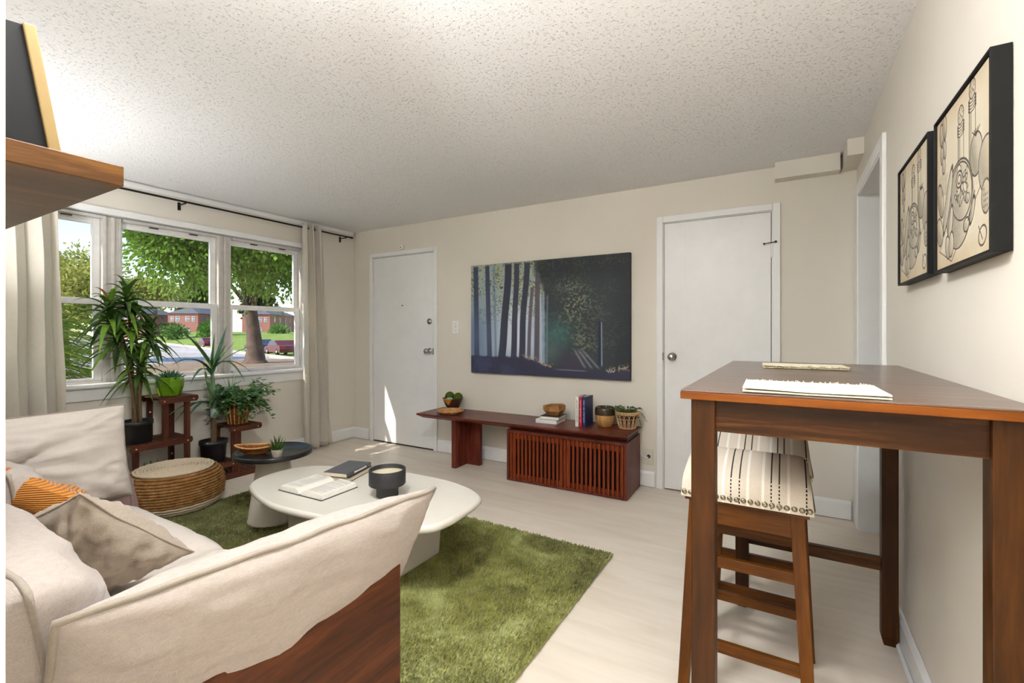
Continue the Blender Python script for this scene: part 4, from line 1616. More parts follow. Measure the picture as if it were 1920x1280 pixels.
def book(label, loc, rz, w_, d_, th_, cover, paper='paper', spine='x0', group=None, upright=False, over=.003):
    """flat book: w_ along x, d_ along y; spine on the chosen side. returns the thing"""
    b_ = thing('book', label, 'book', loc, rz, group)
    m_ = MB()
    c_ = .0022
    x0, x1, y0, y1 = -w_ / 2, w_ / 2, -d_ / 2, d_ / 2
    m_.box(x0, x1, y0, y1, 0, c_)
    m_.box(x0, x1, y0, y1, th_ - c_, th_)
    sp_ = {'x0': (x0, x0 + c_, y0, y1), 'x1': (x1 - c_, x1, y0, y1), 'y0': (x0, x1, y0, y0 + c_), 'y1': (x0, x1, y1 - c_, y1)}[spine]
    m_.box(*sp_, c_, th_ - c_)
    obj('cover', m_, cover, b_, bevel=.0008)
    a = [x0 + over, x1 - over, y0 + over, y1 - over]
    k = {'x0': 0, 'x1': 1, 'y0': 2, 'y1': 3}[spine]
    a[k] += (-1 if k % 2 else 1) * .001 - (over - c_) * (1 if k % 2 == 0 else -1)
    obj('pages', MB().box(*a, c_, th_ - c_), paper, b_)
    return b_


def plainc(name, r, g, b, rough=.5):
    return plain(name, S(r, g, b), rough, var=.04)


book('white hardback lying at the bottom of the two-book stack on the bench', (-1.685, 3.495, BZ), R(3), .185, .20, .030, plainc('book_white', 232, 232, 232), spine='y0', group='books stacked on the bench')
book('black covered book lying on top of the white book on the bench', (-1.665, 3.50, BZ + .0305), R(5), .165, .185, .026, plainc('book_black', 40, 40, 44), spine='y1', group='books stacked on the bench')
# faceted wooden bowl
fb = bmesh.new()
pts_top = [(-.088, -.03, .078), (-.02, -.072, .074), (.055, -.060, .088), (.094, .01, .086), (.05, .072, .086), (-.045, .066, .082)]
pts_mid = [(-.086, -.035, .045), (-.015, -.085, .040), (.062, -.062, .040), (.092, .015, .046), (.045, .074, .040), (-.05, .066, .040)]
pts_bot = [(-.050, -.02, 0), (-.012, -.048, 0), (.040, -.038, 0), (.056, .012, 0), (.024, .045, 0), (-.034, .038, 0)]
pts_in = [(x * .80, y * .80, z - .005) for x, y, z in pts_top]
pts_in2 = [(x * .6, y * .6, .03) for x, y, z in pts_top]
m_ = MB()
vv = pts_bot + pts_mid + pts_top + pts_in + pts_in2
ff = [tuple(range(6))[::-1]]
for k in range(6):
    j = (k + 1) % 6
    ff += [(k, j, 6 + j), (k, 6 + j, 6 + k), (6 + k, 6 + j, 12 + k), (6 + j, 12 + j, 12 + k), (12 + k, 12 + j, 18 + j, 18 + k), (18 + k, 18 + j, 24 + j, 24 + k)]
ff.append((24, 25, 26, 27, 28, 29))
m_.add(vv, ff)
o = obj('carved_bowl', m_, 'oak')
o.location = (-1.655, 3.50, BZ + .057)
o.rotation_euler = (0, 0, R(8))
tag(o, 'faceted carved wooden bowl standing on the stacked books on the bench', 'bowl')
fb.free()


def upright_book(label, x, th_, hh, dd, col, text, y=3.415, tilt=0.0):
    b_ = book(label, (x, y + dd / 2, BZ), 0, hh, dd, th_, col, spine='y0', group='upright books on the bench')
    b_.rotation_euler = (0, R(-90), 0)
    b_.location = (x + th_ / 2, y + dd / 2, BZ + hh / 2)
    rr = random.Random(int(hh * 10000))
    # print on the spine
    m_ = MB()
    xx = -hh * .36
    while xx < hh * .40:
        l_ = rr.uniform(.003, .008)
        m_.box(xx, xx + l_, -dd / 2 - .0005, -dd / 2 + .0004, th_ * .36, th_ * (.62 if rr.random() < .7 else .54))
        xx += l_ + .0022 + (.006 if rr.random() < .18 else 0)
    obj('spine_lettering', m_, text, b_)


upright_book('upright white hardback at the left of the book row on the bench', -1.418, .028, .238, .155, plainc('book_cream', 226, 224, 214), plainc('ink_gray', 120, 118, 116))
upright_book('upright red hardback in the middle of the book row on the bench', -1.388, .022, .232, .15, plainc('book_red', 186, 22, 56), plainc('ink_pale', 226, 190, 196))
upright_book('upright navy hardback at the right of the book row on the bench', -1.360, .026, .236, .165, plainc('book_navy', 34, 44, 92), plainc('ink_silver', 190, 196, 214))

pj = thing('pot_jar', 'round light wood jar with glossy dark brown rim beside the navy book', 'jar', (-1.232, 3.545, BZ))
M['brown_glaze'] = plain('brown_glaze', S(66, 54, 40), .22, var=.12)
obj('wood_body', MB().lathe([(.052, 0), (.056, .004), (.070, .03), (.077, .06), (.079, .086), (.079, .092)], 40), 'pale_oak', pj)
obj('glazed_rim', MB().lathe([(.0785, .092), (.0795, .11), (.0785, .135), (.074, .150), (.069, .153), (.065, .149), (.066, .10), (.001, .095)], 40, cap1=False), 'brown_glaze', pj)

# woven planter with trailing greenery
M['rattan'] = wood('rattan', S(168, 128, 84), S(206, 168, 124), S(228, 198, 158), 'Z', 5, .6)
M['leaf_dark'] = None


def leaf_mat(name, dark, light, rough=.45, trans=.18):
    t = NT(name)
    v = t.co()
    f = t.noise(v, 14, 3, .6)
    m = t.set(t.ramp(f, [(.3, dark), (.7, light)]), rough, spec=.4)
    tr = t.new('ShaderNodeBsdfTranslucent')
    tr.inputs[0].default_value = tuple(min(1, c * 1.6) for c in light[:3]) + (1,)
    mx = t.new('ShaderNodeMixShader')
    mx.inputs[0].default_value = trans
    t.link(t.p.outputs[0], mx.inputs[1])
    t.link(tr.outputs[0], mx.inputs[2])
    t.link(mx.outputs[0], t.n['Material Output'].inputs[0])
    return t.m


M['leaf_a'] = leaf_mat('leaf_deep_green', S(34, 58, 24), S(84, 118, 46))
M['leaf_b'] = leaf_mat('leaf_fresh_green', S(70, 112, 30), S(136, 176, 62))
M['leaf_c'] = leaf_mat('leaf_blue_green', S(44, 84, 62), S(104, 148, 118))
M['leaf_d'] = leaf_mat('leaf_ivy', S(36, 74, 34), S(96, 146, 70))
M['leaf_red'] = leaf_mat('leaf_russet', S(120, 74, 30), S(176, 116, 52))
M['leaf_var'] = leaf_mat('leaf_variegated', S(64, 96, 56), S(150, 176, 130))
M['stem'] = plain('plant_stem', S(104, 84, 58), .8, var=.25, scale=60)
M['soil'] = plain('soil', S(48, 38, 30), .95, var=.3, scale=80)
M['pot_black'] = plain('nursery_pot', S(30, 30, 31), .42, var=.06)
M['rust'] = plain('planter_red', S(120, 52, 42), .6)

wpl = thing('woven_planter', 'small woven rattan planter with trailing green plant at the right bench end', 'planter', (-1.055, 3.548, BZ))
obj('liner', MB().lathe([(.052, .006), (.076, .12), (.078, .122), (.070, .118), (.001, .11)], 32, cap1=False), plain('liner_brown', S(70, 50, 40), .8), wpl)
obj('base_ring', braid_ring(.058, .006, .006), 'rattan', wpl)
obj('rim_ring', braid_ring(.088, .128, .0065), 'rattan', wpl)
obj('rim_ring', braid_ring(.087, .116, .0055), 'rattan', wpl)
for k in range(14):
    a0 = 2 * PI * k / 14
    for s2 in (0, 1):
        pts = []
        sp_ = .38 - .12 * s2
        for q in range(13):
            x = -1 + 2 * q / 12
            z = .008 + (.104 - .03 * s2) * (1 - x * x) ** .55
            r_ = .060 + (.088 - .060) * z / .128 + .002
            a = a0 + x * sp_
            pts.append((r_ * math.cos(a), r_ * math.sin(a), z))
        obj('rattan_arch', MB().tube(pts, .0024, 5, caps=False), 'rattan', wpl)


def leaf_quad(mb, c, d, up, ln, wd_):
    """a small pointed leaf, 2 folded quads"""
    c, d, up = Vector(c), Vector(d).normalized(), Vector(up)
    sd = d.cross(up)
    if sd.length < 1e-4:
        sd = Vector((1, 0, 0))
    sd.normalize()
    nrm = sd.cross(d)
    a = c
    m1 = c + d * ln * .45
    tip_ = c + d * ln - nrm * ln * .12
    mb.add([a, m1 + sd * wd_ / 2 + nrm * wd_ * .12, tip_, m1 - sd * wd_ / 2 + nrm * wd_ * .12, m1], [(0, 4, 1), (1, 4, 2), (2, 4, 3), (3, 4, 0)], True)


rr = random.Random(3)
m_ = MB()
stm = MB()
for k in range(30):
    a = rr.uniform(0, 2 * PI)
    ln = rr.uniform(.05, .13)
    p0 = Vector((.05 * math.cos(a) * rr.random(), .05 * math.sin(a) * rr.random(), .118))
    dr = Vector((math.cos(a), math.sin(a), 0))
    hang = rr.random() < .4 and math.cos(a) > .2
    p1 = p0 + dr * ln * .6 + Vector((0, 0, .035 + .02 * rr.random()))
    p2 = p0 + dr * ln * (1.0 if not hang else 1.15) + Vector((0, 0, .03 if not hang else -.07))
    if p2.y > .105:
        p2.y = .105
    pts = bez(p0, p1, p2, 9)
    stm.tube(pts, .0011, 4, caps=False)
    for p_ in pts[2:]:
        for q in range(3):
            leaf_quad(m_, p_, (rr.uniform(-1, 1), rr.uniform(-1, .6), rr.uniform(-.3, 1)), (0, 0, 1), rr.uniform(.010, .017), .008)
obj('trailing_stems', stm, 'leaf_a', wpl)
o = obj('foliage', m_, 'leaf_a', wpl)
o['kind'] = 'stuff'

# ------------------------------------------------------------------ on the coffee table
CZ = .3805
book('grey hardback lying at the bottom of the stack on the coffee table', (-2.200, 1.858, CZ), R(17), .155, .245, .026, plainc('book_charcoal2', 46, 44, 46), 'paper_tan', spine='x0', group='books stacked on the coffee table')
b_ = book('dark slate hardback with white spine print on top of the coffee table stack', (-2.203, 1.852, CZ + .0265), R(15.5), .150, .242, .024, plain('book_slate', S(86, 88, 96), .35, var=.04), 'paper_tan', spine='x1', group='books stacked on the coffee table')
m_ = MB()
rr = random.Random(8)
yy = -.05
while yy < .07:
    l_ = rr.uniform(.004, .009)
    m_.box(.0746, .0756, yy, yy + l_, .007, .017)
    yy += l_ + .0025
obj('spine_lettering', m_, 'paper', b_)

ob = thing('open_book', 'open book with printed pages lying face up on the coffee table', 'book', (-2.15, 1.612, CZ), R(2))
obj('cover', MB().box(-.168, .168, -.118, .118, 0, .003), plainc('book_charcoal', 60, 60, 64), ob, bevel=.001)


def pages(sgn):
    def top(i, j):
        x = sgn * (.003 + .155 * i)
        z = .006 + .026 * (math.sin(min(1, i * 3.3) * PI / 2) ** .8) * (1 - .30 * i) - .004 * (1 - i) * 0
        if i == 0:
            z = .006
        return (x, -.112 + .224 * j, z)
    m_ = MB()
    m_.grid(22, 8, top, flip=(sgn < 0))
    n = 22
    for j in (0, 1):
        ring = [top(k / (n - 1), j) for k in range(n)]
        low = [(p_[0], p_[1], .003) for p_ in ring]
        m_.add(ring + low, [(k, k + 1, n + k + 1, n + k) for k in range(n - 1)], False)
    e0 = [top(1, j / 7) for j in range(8)]
    lo = [(p_[0] + sgn * .004, p_[1], .003) for p_ in e0]
    m_.add(e0 + lo, [(k, k + 1, 8 + k + 1, 8 + k) for k in range(7)], False)
    pg = obj('page_block', m_, 'paper', ob)
    tx = MB()
    r_ = random.Random(20 + sgn)
    for row in range(26):
        yv = .095 - row * .0074
        if r_.random() < .06:
            continue
        i0, i1 = .20, .90 if r_.random() > .15 else r_.uniform(.4, .8)
        nseg = 10
        vv = []
        for k in range(nseg + 1):
            i = i0 + (i1 - i0) * k / nseg
            p_ = top(i, 0)
            for q in (0, 1):
                vv.append((p_[0], yv + q * .0022, p_[2] + .0004))
        tx.add(vv, [(2 * k, 2 * k + 2, 2 * k + 3, 2 * k + 1) for k in range(nseg)], True)
    obj('printed_lines', tx, plainc('ink_lines%d' % sgn, 176, 172, 166, .8), pg)


pages(1)
pages(-1)

cb = thing('candle_bowl', 'black two-step bowl candle with cream wax on the coffee table', 'candle', (-1.757, 1.725, CZ))
obj('vessel', MB().lathe([(.052, 0), (.055, .003), (.055, .058), (.057, .060), (.088, .060), (.092, .064), (.092, .137), (.090, .139), (.086, .139), (.084, .135), (.084, .10), (.001, .10)], 56, cap1=False), 'candle_black', cb)
obj('wax', MB().lathe([(.0838, .10), (.0838, .119), (.070, .1175), (.001, .1172)], 48, cap1=False), plain('wax_cream', S(222, 212, 184), .5, var=.03), cb)
obj('wick', MB().tube([(0, 0, .117), (.001, 0, .126)], .0012, 6), 'paper', cb)

# ------------------------------------------------------------------ on the round side table
SZ = .018 + .4305
tr_ = thing('wicker_tray', 'boat shaped woven wicker tray on the black side table', 'tray', (-2.895, 1.715, SZ), R(38))


def boat(s, w_, z):
    """closed boat outline"""
    out = []
    for k in range(40):
        a = 2 * PI * k / 40
        x = math.cos(a)
        y = math.sin(a) * (1 - .35 * abs(x) ** 2)
        out.append((x * .128 * s, y * .062 * w_, z + .012 * abs(x) ** 2 * s))
    return out


for k in range(7):
    f_ = k / 6
    obj('woven_ring', MB().tube(boat(.62 + .38 * f_, .60 + .40 * f_, .005 + .038 * f_), .0048, 6, closed=True), 'wicker_dark' if k < 6 else 'wicker', tr_)
m_ = MB()
lo = boat(.60, .58, .004)
m_.add(lo, [tuple(range(40))])
obj('woven_bottom', m_, 'wicker_dark', tr_)
for k in range(0, 40, 2):
    a, b = Vector(boat(.62, .60, .006)[k]), Vector(boat(1.0, 1.0, .044)[k])
    obj('stake', MB().tube([a, a.lerp(b, .5) * 1.0 + Vector((0, 0, -.002)), b], .0034, 5), 'wicker', tr_)


def strap_leaf(parent, base, tip, bow, wd_, mat, n=8, fold=.22, name='leaf', sag=0.0):
    """arched strap leaf from base to tip; bow = control point offset"""
    base, tip = Vector(base), Vector(tip)
    ctl = base.lerp(tip, .45) + Vector(bow)
    pts = bez(base, ctl, tip, n)
    m_ = MB()
    vv = []
    for k, p_ in enumerate(pts):
        d = (pts[min(k + 1, n - 1)] - pts[max(k - 1, 0)]).normalized()
        sd = d.cross(Vector((0, 0, 1)))
        if sd.length < 1e-3:
            sd = Vector((0.3, 1, 0))
        sd.normalize()
        nrm = sd.cross(d)
        s_ = k / (n - 1)
        w_ = wd_ * (.45 + .55 * min(1, s_ * 4)) * (1 - s_ ** 2.2) + .0006
        vv += [p_ - sd * w_ / 2 + nrm * w_ * fold, p_, p_ + sd * w_ / 2 + nrm * w_ * fold]
    ff = []
    for k in range(n - 1):
        ff += [(3 * k, 3 * k + 1, 3 * k + 4, 3 * k + 3), (3 * k + 1, 3 * k + 2, 3 * k + 5, 3 * k + 4)]
    m_.add(vv, ff, True)
    return obj(name, m_, mat, parent)


def thick_leaf(parent, base, d, ln, wd_, mat, name='leaf'):
    base, d = Vector(base), Vector(d).normalized()
    pts = [base + d * ln * s_ + Vector((0, 0, .25 * ln * s_ * s_)) for s_ in (0, .25, .5, .75, .92, 1)]
    return obj(name, MB().tube(pts, [wd_ * .55, wd_ * .9, wd_ * .85, wd_ * .5, wd_ * .2, .0004], 7), mat, parent)


su = thing('potted_succulent', 'tiny spiky succulent in a grey concrete pot on the black side table', 'plant', (-2.690, 1.725, SZ))
obj('pot', MB().lathe([(.024, 0), (.027, .003), (.033, .045), (.0335, .050), (.029, .049), (.001, .044)], 28, cap1=False), plain('concrete', S(176, 168, 154), .85, var=.12, scale=60), su)
for k in range(22):
    a = k * 2.4
    f_ = k / 22
    el = .25 + 1.2 * f_
    thick_leaf(su, (.012 * math.cos(a) * (1 - f_), .012 * math.sin(a) * (1 - f_), .044), (math.cos(a) * math.cos(el), math.sin(a) * math.cos(el), math.sin(el)), .050 + .03 * f_, .0052, 'leaf_a')

# ------------------------------------------------------------------ plant stand by the window
ps = thing('plant_stand', 'dark brown slatted wooden plant stand with stepped shelves under the window', 'plant stand', (-4.10, 1.9, 0))
fx, bxk = .12, -.13         # front and back leg planes (local x)
py0 = 1.9


def stand_leg(x, y, z0, z1):
    obj('leg', MB().box(x - .011, x + .011, y - py0 - .019, y - py0 + .019, z0, z1), 'stand_z', ps, bevel=.002)


def stand_shelf(y0, y1, z, npl):
    """rails front and back with rounded ends + slats across"""
    for x in (fx + .018, bxk - .018):
        pr = [(y0 - py0 + .012, z - .045), (y1 - py0 - .012, z - .045), (y1 - py0, z - .03), (y1 - py0, z - .012), (y1 - py0 - .004, z - .008), (y0 - py0 + .004, z - .008), (y0 - py0, z - .012), (y0 - py0, z - .03)]
        m_ = MB().prism(pr, x - .007, x + .007)
        m_.v = [(c, a, b) for a, b, c in m_.v]
        rl = obj('rail', m_, 'stand', ps, bevel=.002)
        if x > 0:
            for yy in (y0 - py0 + .035, y1 - py0 - .035):
                obj('screw', MB().lathe([(.0055, 0), (.005, .002), (.001, .003)], 10, cap1=False).xf(Matrix.Translation((x + .007, yy, z - .026)) @ Matrix.Rotation(PI / 2, 4, 'Y')), 'screw', rl)
    wd_ = (y1 - y0) / npl
    for k in range(npl):
        ya = y0 - py0 + k * wd_
        obj('slat', MB().box(bxk - .026, fx + .026, ya + .003, ya + wd_ - .003, z - .008, z), 'stand', ps, bevel=.0015)


stand_shelf(1.62, 1.885, .728, 5)
stand_shelf(1.445, 1.845, .412, 8)
stand_shelf(2.125, 2.395, .425, 5)
stand_shelf(1.86, 2.185, .150, 6)
stand_shelf(1.45, 2.385, .045, 16)
for y in (1.668, 1.815):
    for x in (fx, bxk):
        stand_leg(x, y, .006 if y > 1.7 else .37, .720)
for x in (fx, bxk):
    stand_leg(x, 1.485, .006, .404)
    stand_leg(x, 2.165, .006, .417)
    stand_leg(x, 2.345 if x == bxk else 2.20, .006, .417)
for (yy, zz) in ((1.668, .60), (1.815, .25), (2.165, .30)):
    obj('screw', MB().lathe([(.0065, 0), (.006, .002), (.001, .003)], 10, cap1=False).xf(Matrix.Translation((bxk + .011, yy - py0, zz)) @ Matrix.Rotation(PI / 2, 4, 'Y')), 'plastic', ps)


def nursery_pot(parent, r1, r0, hh, lip=True):
    prof = [(r0, 0), (r0 + .003, .003), (r1 - .008, hh - .035), (r1 - .006, hh - .034), (r1, hh - .030), (r1, hh), (r1 - .004, hh), (r1 - .008, hh - .02), (.001, hh - .025)]
    obj('pot', MB().lathe(prof, 40, cap1=False), 'pot_black', parent)
    obj('soil', MB().lathe([(r1 - .010, hh - .030), (r1 - .010, hh - .018), (.001, hh - .012)], 24, cap1=False), 'soil', parent)


# dracaena with drooping glossy leaves
dr_ = thing('potted_dracaena', 'tall bushy plant with drooping glossy leaves in a black pot', 'plant', (-4.085, 1.53, .4125))
nursery_pot(dr_, .100, .088, .16)
rr = random.Random(12)
heads = [((0.02, -.065, 1.08), 34, .24, 1.0), ((.00, -.155, .98), 34, .27, .9), ((.02, -.12, .80), 34, .26, .8), ((-.01, .085, .83), 38, .25, .9), ((.02, .01, .60), 30, .24, .7), ((.01, -.02, .93), 22, .22, .8)]
for hi, (hp, nl, ln, upf) in enumerate(heads):
    root = Vector(((hi % 3 - 1) * .018, (hi % 2) * .03 - .012, .145))
    top = Vector(hp)
    mid = root.lerp(top, .55) + Vector((0, (root.y - top.y) * .35, .03))
    pts = bez(root, mid, top, 10)
    obj('stem', MB().tube(pts, [.0115 - .0045 * q / 9 for q in range(10)], 8), 'stem', dr_)
    for k in range(nl):
        a = k * 2.399 + hi
        f_ = k / nl
        el = R(-20) + R(85) * f_ ** 1.6
        basep = top + Vector((0, 0, -.14 + .15 * f_))
        ll = ln * rr.uniform(.75, 1.15) * (1 - .25 * f_)
        d = Vector((math.cos(a) * math.cos(el) * .85, math.sin(a) * math.cos(el), math.sin(el)))
        tip = basep + d * ll + Vector((0, 0, -.11 * (1 - .6 * f_)))
        # keep clear of the window panes behind
        tip.x = max(tip.x, -.185)
        mat = 'leaf_red' if (hi in (1, 3, 4) and k >= nl - 1) else rr.choice(('leaf_a', 'leaf_a', 'leaf_b', 'leaf_a'))
        strap_leaf(dr_, basep, tip, (0, 0, ll * .45), rr.uniform(.036, .050), mat, 8)

# green faceted pot with succulent
gp = thing('green_pot_succulent', 'glossy green octagonal pot with blue-green succulent on the highest shelf', 'plant', (-4.10, 1.752, .7285))
M['green_glaze'] = plain('green_glaze', S(106, 150, 24), .16, var=.05)
obj('pot', MB().lathe([(.066, 0), (.070, .004), (.088, .07), (.090, .115), (.086, .142), (.080, .145), (.076, .135), (.001, .12)], 8, smooth=False, cap1=False, a0=PI / 8), 'green_glaze', gp, bevel=.003)
for k in range(34):
    a = k * 2.4
    f_ = k / 34
    el = .1 + 1.2 * f_
    r_ = .05 * (1 - f_)
    thick_leaf(gp, (r_ * math.cos(a), r_ * math.sin(a), .128), (math.cos(a) * math.cos(el), math.sin(a) * math.cos(el), math.sin(el)), .060, .0085, 'leaf_c')

# yucca-like plant on the low shelf
yu = thing('potted_yucca', 'slender plant with long arching striped leaves in a black pot on the low shelf', 'plant', (-4.075, 2.055, .1505))
nursery_pot(yu, .104, .080, .175)
tk = [(0, 0, .15), (.005, .004, .25), (0, .002, .37)]
obj('trunk', MB().tube(tk, [.024, .021, .019], 12), 'stem', yu)
obj('trunk_wrap', MB().tube([(0, .002, .36), (0, .004, .41), (0, .004, .435)], [.021, .026, .022], 12), plain('pale_wrap', S(176, 200, 206), .5), yu)
obj('shoot', MB().tube([(0, .004, .40), (0, -.002, .60), (0, -.012, .78)], [.022, .016, .010], 10), 'leaf_var', yu)
hiB = Vector((0, -.012, .765))
loB = Vector((0, .004, .45))


def yleaf(base, dy, z, dx, wd_, bow, mat):
    strap_leaf(yu, base, (dx, dy, z), bow, wd_ * 1.25, mat, 10, fold=.18)


k4 = 'leaf_a leaf_var leaf_a leaf_c'.split()
for i, (dy, z, dx, wd_, bz) in enumerate(((-.27, 1.085, .05, .045, .06), (-.16, 1.05, -.02, .042, .02), (0.0, 1.07, .02, .034, 0), (.14, 1.125, -.06, .040, 0), (.155, 1.0, .06, .050, 0),
                                          (.37, .945, .05, .028, .10), (-.33, .81, .06, .044, .16), (-.22, .66, .10, .034, .17), (.30, .70, .04, .034, .16), (.29, .62, -.05, .046, .24), (.06, .98, .10, .03, .03))):
    yleaf(hiB - Vector((0, 0, .02 * (i % 4))), dy, z, dx, wd_, (0, 0, bz), k4[i % 4])
for i, (dy, z, dx, wd_, bz) in enumerate(((-.09, .76, .03, .052, .0), (-.085, .88, -.03, .040, 0), (.23, .655, .05, .050, .05), (.22, .535, .08, .050, .10), (-.36, .43, .06, .044, .12), (-.30, .36, .02, .036, .16), (-.25, .39, .10, .040, .12),
                                          (-.11, .47, .16, .036, .08), (.13, .46, .14, .036, .08), (.16, .40, .08, .034, .09), (.08, .62, -.10, .04, .02))):
    yleaf(loB + Vector((0, 0, .012 * (i % 4))), dy, z, dx, wd_, (0, 0, bz), k4[(i + 1) % 4])

# ivy in a woven pot
iv = thing('potted_ivy', 'bushy trailing ivy with grassy sprigs in a brown woven pot on the stand', 'plant', (-4.10, 2.265, .4255))
obj('pot', MB().lathe([(.070, 0), (.074, .004), (.086, .10), (.092, .19), (.086, .19), (.001, .17)], 32, cap1=False), 'wicker_dark', iv)
for k in range(16):
    a = 2 * PI * k / 16
    obj('woven_stake', MB().tube([(.076 * math.cos(a), .076 * math.sin(a), .004), (.089 * math.cos(a), .089 * math.sin(a), .10), (.095 * math.cos(a), .095 * math.sin(a), .19)], .005, 6), 'wicker', iv)
obj('rim_ring', braid_ring(.094, .188, .006), 'wicker', iv)
rr = random.Random(21)


def ivy_leaf(mb, c, d, up, s_):
    c, d, up = Vector(c), Vector(d).normalized(), Vector(up)
    sd = d.cross(up)
    if sd.length < 1e-3:
        sd = Vector((0, 1, 0))
    sd.normalize()
    nr = sd.cross(d)
    prof = [(0, 0), (-.05, .38), (.30, .30), (.42, .62), (.62, .24), (1.0, 0), (.62, -.24), (.42, -.62), (.30, -.30), (-.05, -.38)]
    b = len(mb.v)
    mb.add([c + d * a * s_ + sd * q * s_ * .8 - nr * abs(q) * s_ * .25 for a, q in prof] + [c + d * .4 * s_], [(i, (i + 1) % 10, 10) for i in range(10)], False)


mA, mB_, mS = MB(), MB(), MB()
for k in range(110):
    a = rr.uniform(0, 2 * PI)
    p0 = Vector((.06 * math.cos(a) * rr.random(), .06 * math.sin(a) * rr.random(), .175))
    dr2 = Vector((math.cos(a), math.sin(a), 0))
    reach = rr.uniform(.09, .24) * (1.25 if math.sin(a) > 0 else .85)
    low = rr.uniform(-.14, .10) if rr.random() < .75 else rr.uniform(.1, .2)
    p1 = p0 + dr2 * reach * .55 + Vector((0, 0, rr.uniform(.07, .125)))
    p2 = p0 + dr2 * reach + Vector((0, 0, low))
    for p_ in (p1, p2):
        p_.x = max(min(p_.x, .17), -.15)
    pts = bez(p0, p1, p2, 8)
    mS.tube(pts, .0014, 4, caps=False)
    for p_ in pts[2:]:
        for q in range(2):
            ivy_leaf(mA if rr.random() < .7 else mB_, p_ + Vector((rr.uniform(-.02, .02), rr.uniform(-.02, .02), rr.uniform(-.01, .02))),
                     (dr2.x + rr.uniform(-.6, .9), dr2.y + rr.uniform(-.6, .6), rr.uniform(-.9, .3)), (rr.uniform(-.3, .5), rr.uniform(-.4, .4), 1), rr.uniform(.030, .050))
obj('vines', mS, 'leaf_a', iv)
o = obj('ivy_leaves', mA, 'leaf_d', iv)
o['kind'] = 'stuff'
o = obj('pale_ivy_leaves', mB_, 'leaf_var', iv)
o['kind'] = 'stuff'
for k in range(46):
    a = rr.uniform(0, 2 * PI)
    l_ = rr.uniform(.14, .26)
    e_ = rr.uniform(.35, 1.4)
    tip = Vector((-.01 + .6 * l_ * math.cos(a) * math.cos(e_), -.05 + l_ * math.sin(a) * math.cos(e_), .20 + l_ * math.sin(e_)))
    tip.x = max(tip.x, -.14)
    strap_leaf(iv, (-.01, -.05, .17), tip, (0, 0, .04), .006, 'leaf_b', 6, name='grass_blade')

# small floor plant behind the pouf
fp = thing('floor_plant', 'small leafy green plant in a dark pot on the lowest slats behind the pouf', 'plant', (-4.10, 1.655, .0455))
nursery_pot(fp, .065, .05, .10)
for k in range(26):
    a = k * 2.4
    f_ = k / 26
    el = .25 + 1.0 * f_
    thick_leaf(fp, (.02 * math.cos(a), .02 * math.sin(a), .09), (math.cos(a) * math.cos(el), math.sin(a) * math.cos(el), math.sin(el)), .10, .010, 'leaf_d')


# ------------------------------------------------------------------ outside the window
TV = Vector((-.963, .27, 0))
NV = Vector((.27, .963, 0))


def gz(s_, t_):
    return -1.0 + 2.1 * min(max((s_ - 13) / 12, 0), 1) * min(max((t_ - 45) / 110, 0), 1)


def gp_(s_, t_, z=None):
    p_ = NV * s_ + TV * t_
    return Vector((p_.x, p_.y, gz(s_, t_) if z is None else z))


t = NT('asphalt')
v = t.co()
M['asphalt'] = t.set(t.ramp(t.noise(v, .25, 5, .6), [(.35, S(158, 149, 147)), (.65, S(190, 180, 176))]), .9, spec=.2)
t = NT('lawn_grass')
v = t.co()
M['lawn'] = t.set(t.ramp(t.noise(v, .5, 5, .7), [(.3, S(92, 116, 48)), (.7, S(150, 164, 84))]), .95, spec=.1)
M['kerb'] = plain('kerb_concrete', S(200, 180, 160), .9)
M['dirt'] = plain('tree_bed_dirt', S(132, 108, 84), .95, var=.25, scale=1.5)
M['bark'] = plain('tree_bark', S(92, 74, 64), .95, var=.35, scale=2.5)
M['brick_red'] = plain('brick_red', S(150, 98, 88), .9, var=.12, scale=2)
M['roof_slate'] = plain('roof_slate', S(92, 92, 100), .9)

m_ = MB()
m_.grid(30, 40, lambda i, j: tuple(gp_(13.2 + 130 * i ** 1.6, 8 + 240 * j)), flip=True)
struct('lawn', m_, 'lawn')
m_ = MB()
m_.grid(8, 24, lambda i, j: tuple(gp_(-70 + 82.6 * i, 6 + 242 * j, -1.0)), flip=True)
struct('parking_lot', m_, 'asphalt')
m_ = MB()
a, b = gp_(12.9, 8, -.93), gp_(12.9, 248, -.93)
m_.bar(a, b, .6, .26)
struct('kerb', m_, 'kerb')
m_ = MB()
m_.lathe([(7.5, -1.02), (6.5, -.90), (3, -.82), (.01, -.80)], 36, (-29.5, 17.3), cap0=False, cap1=False)
struct('tree_bed', m_, 'dirt')


def leaf_cloud(centers, size, seed, aspect=.6, horiz=0.0):
    r_ = np.random.default_rng(seed)
    n = len(centers)
    d = r_.normal(size=(n, 3))
    if horiz:
        d[:, 2] *= (1 - horiz)
    d /= np.linalg.norm(d, axis=1)[:, None]
    q = r_.normal(size=(n, 3))
    s_ = np.cross(d, q)
    s_ /= np.linalg.norm(s_, axis=1)[:, None]
    l_ = size * r_.uniform(.7, 1.3, n)[:, None]
    w_ = l_ * aspect
    c = np.asarray(centers)
    vv = np.stack([c - d * l_ / 2, c + s_ * w_ / 2, c + d * l_ / 2, c - s_ * w_ / 2], 1).reshape(-1, 3)
    me = bpy.data.meshes.new('leaves')
    me.vertices.add(n * 4)
    me.vertices.foreach_set('co', vv.astype(np.float32).ravel())
    me.loops.add(n * 4)
    me.loops.foreach_set('vertex_index', np.arange(n * 4, dtype=np.int32))
    me.polygons.add(n)
    me.polygons.foreach_set('loop_start', np.arange(0, n * 4, 4, dtype=np.int32))
    me.polygons.foreach_set('loop_total', np.full(n, 4, dtype=np.int32))
    me.update(calc_edges=True)
    return me


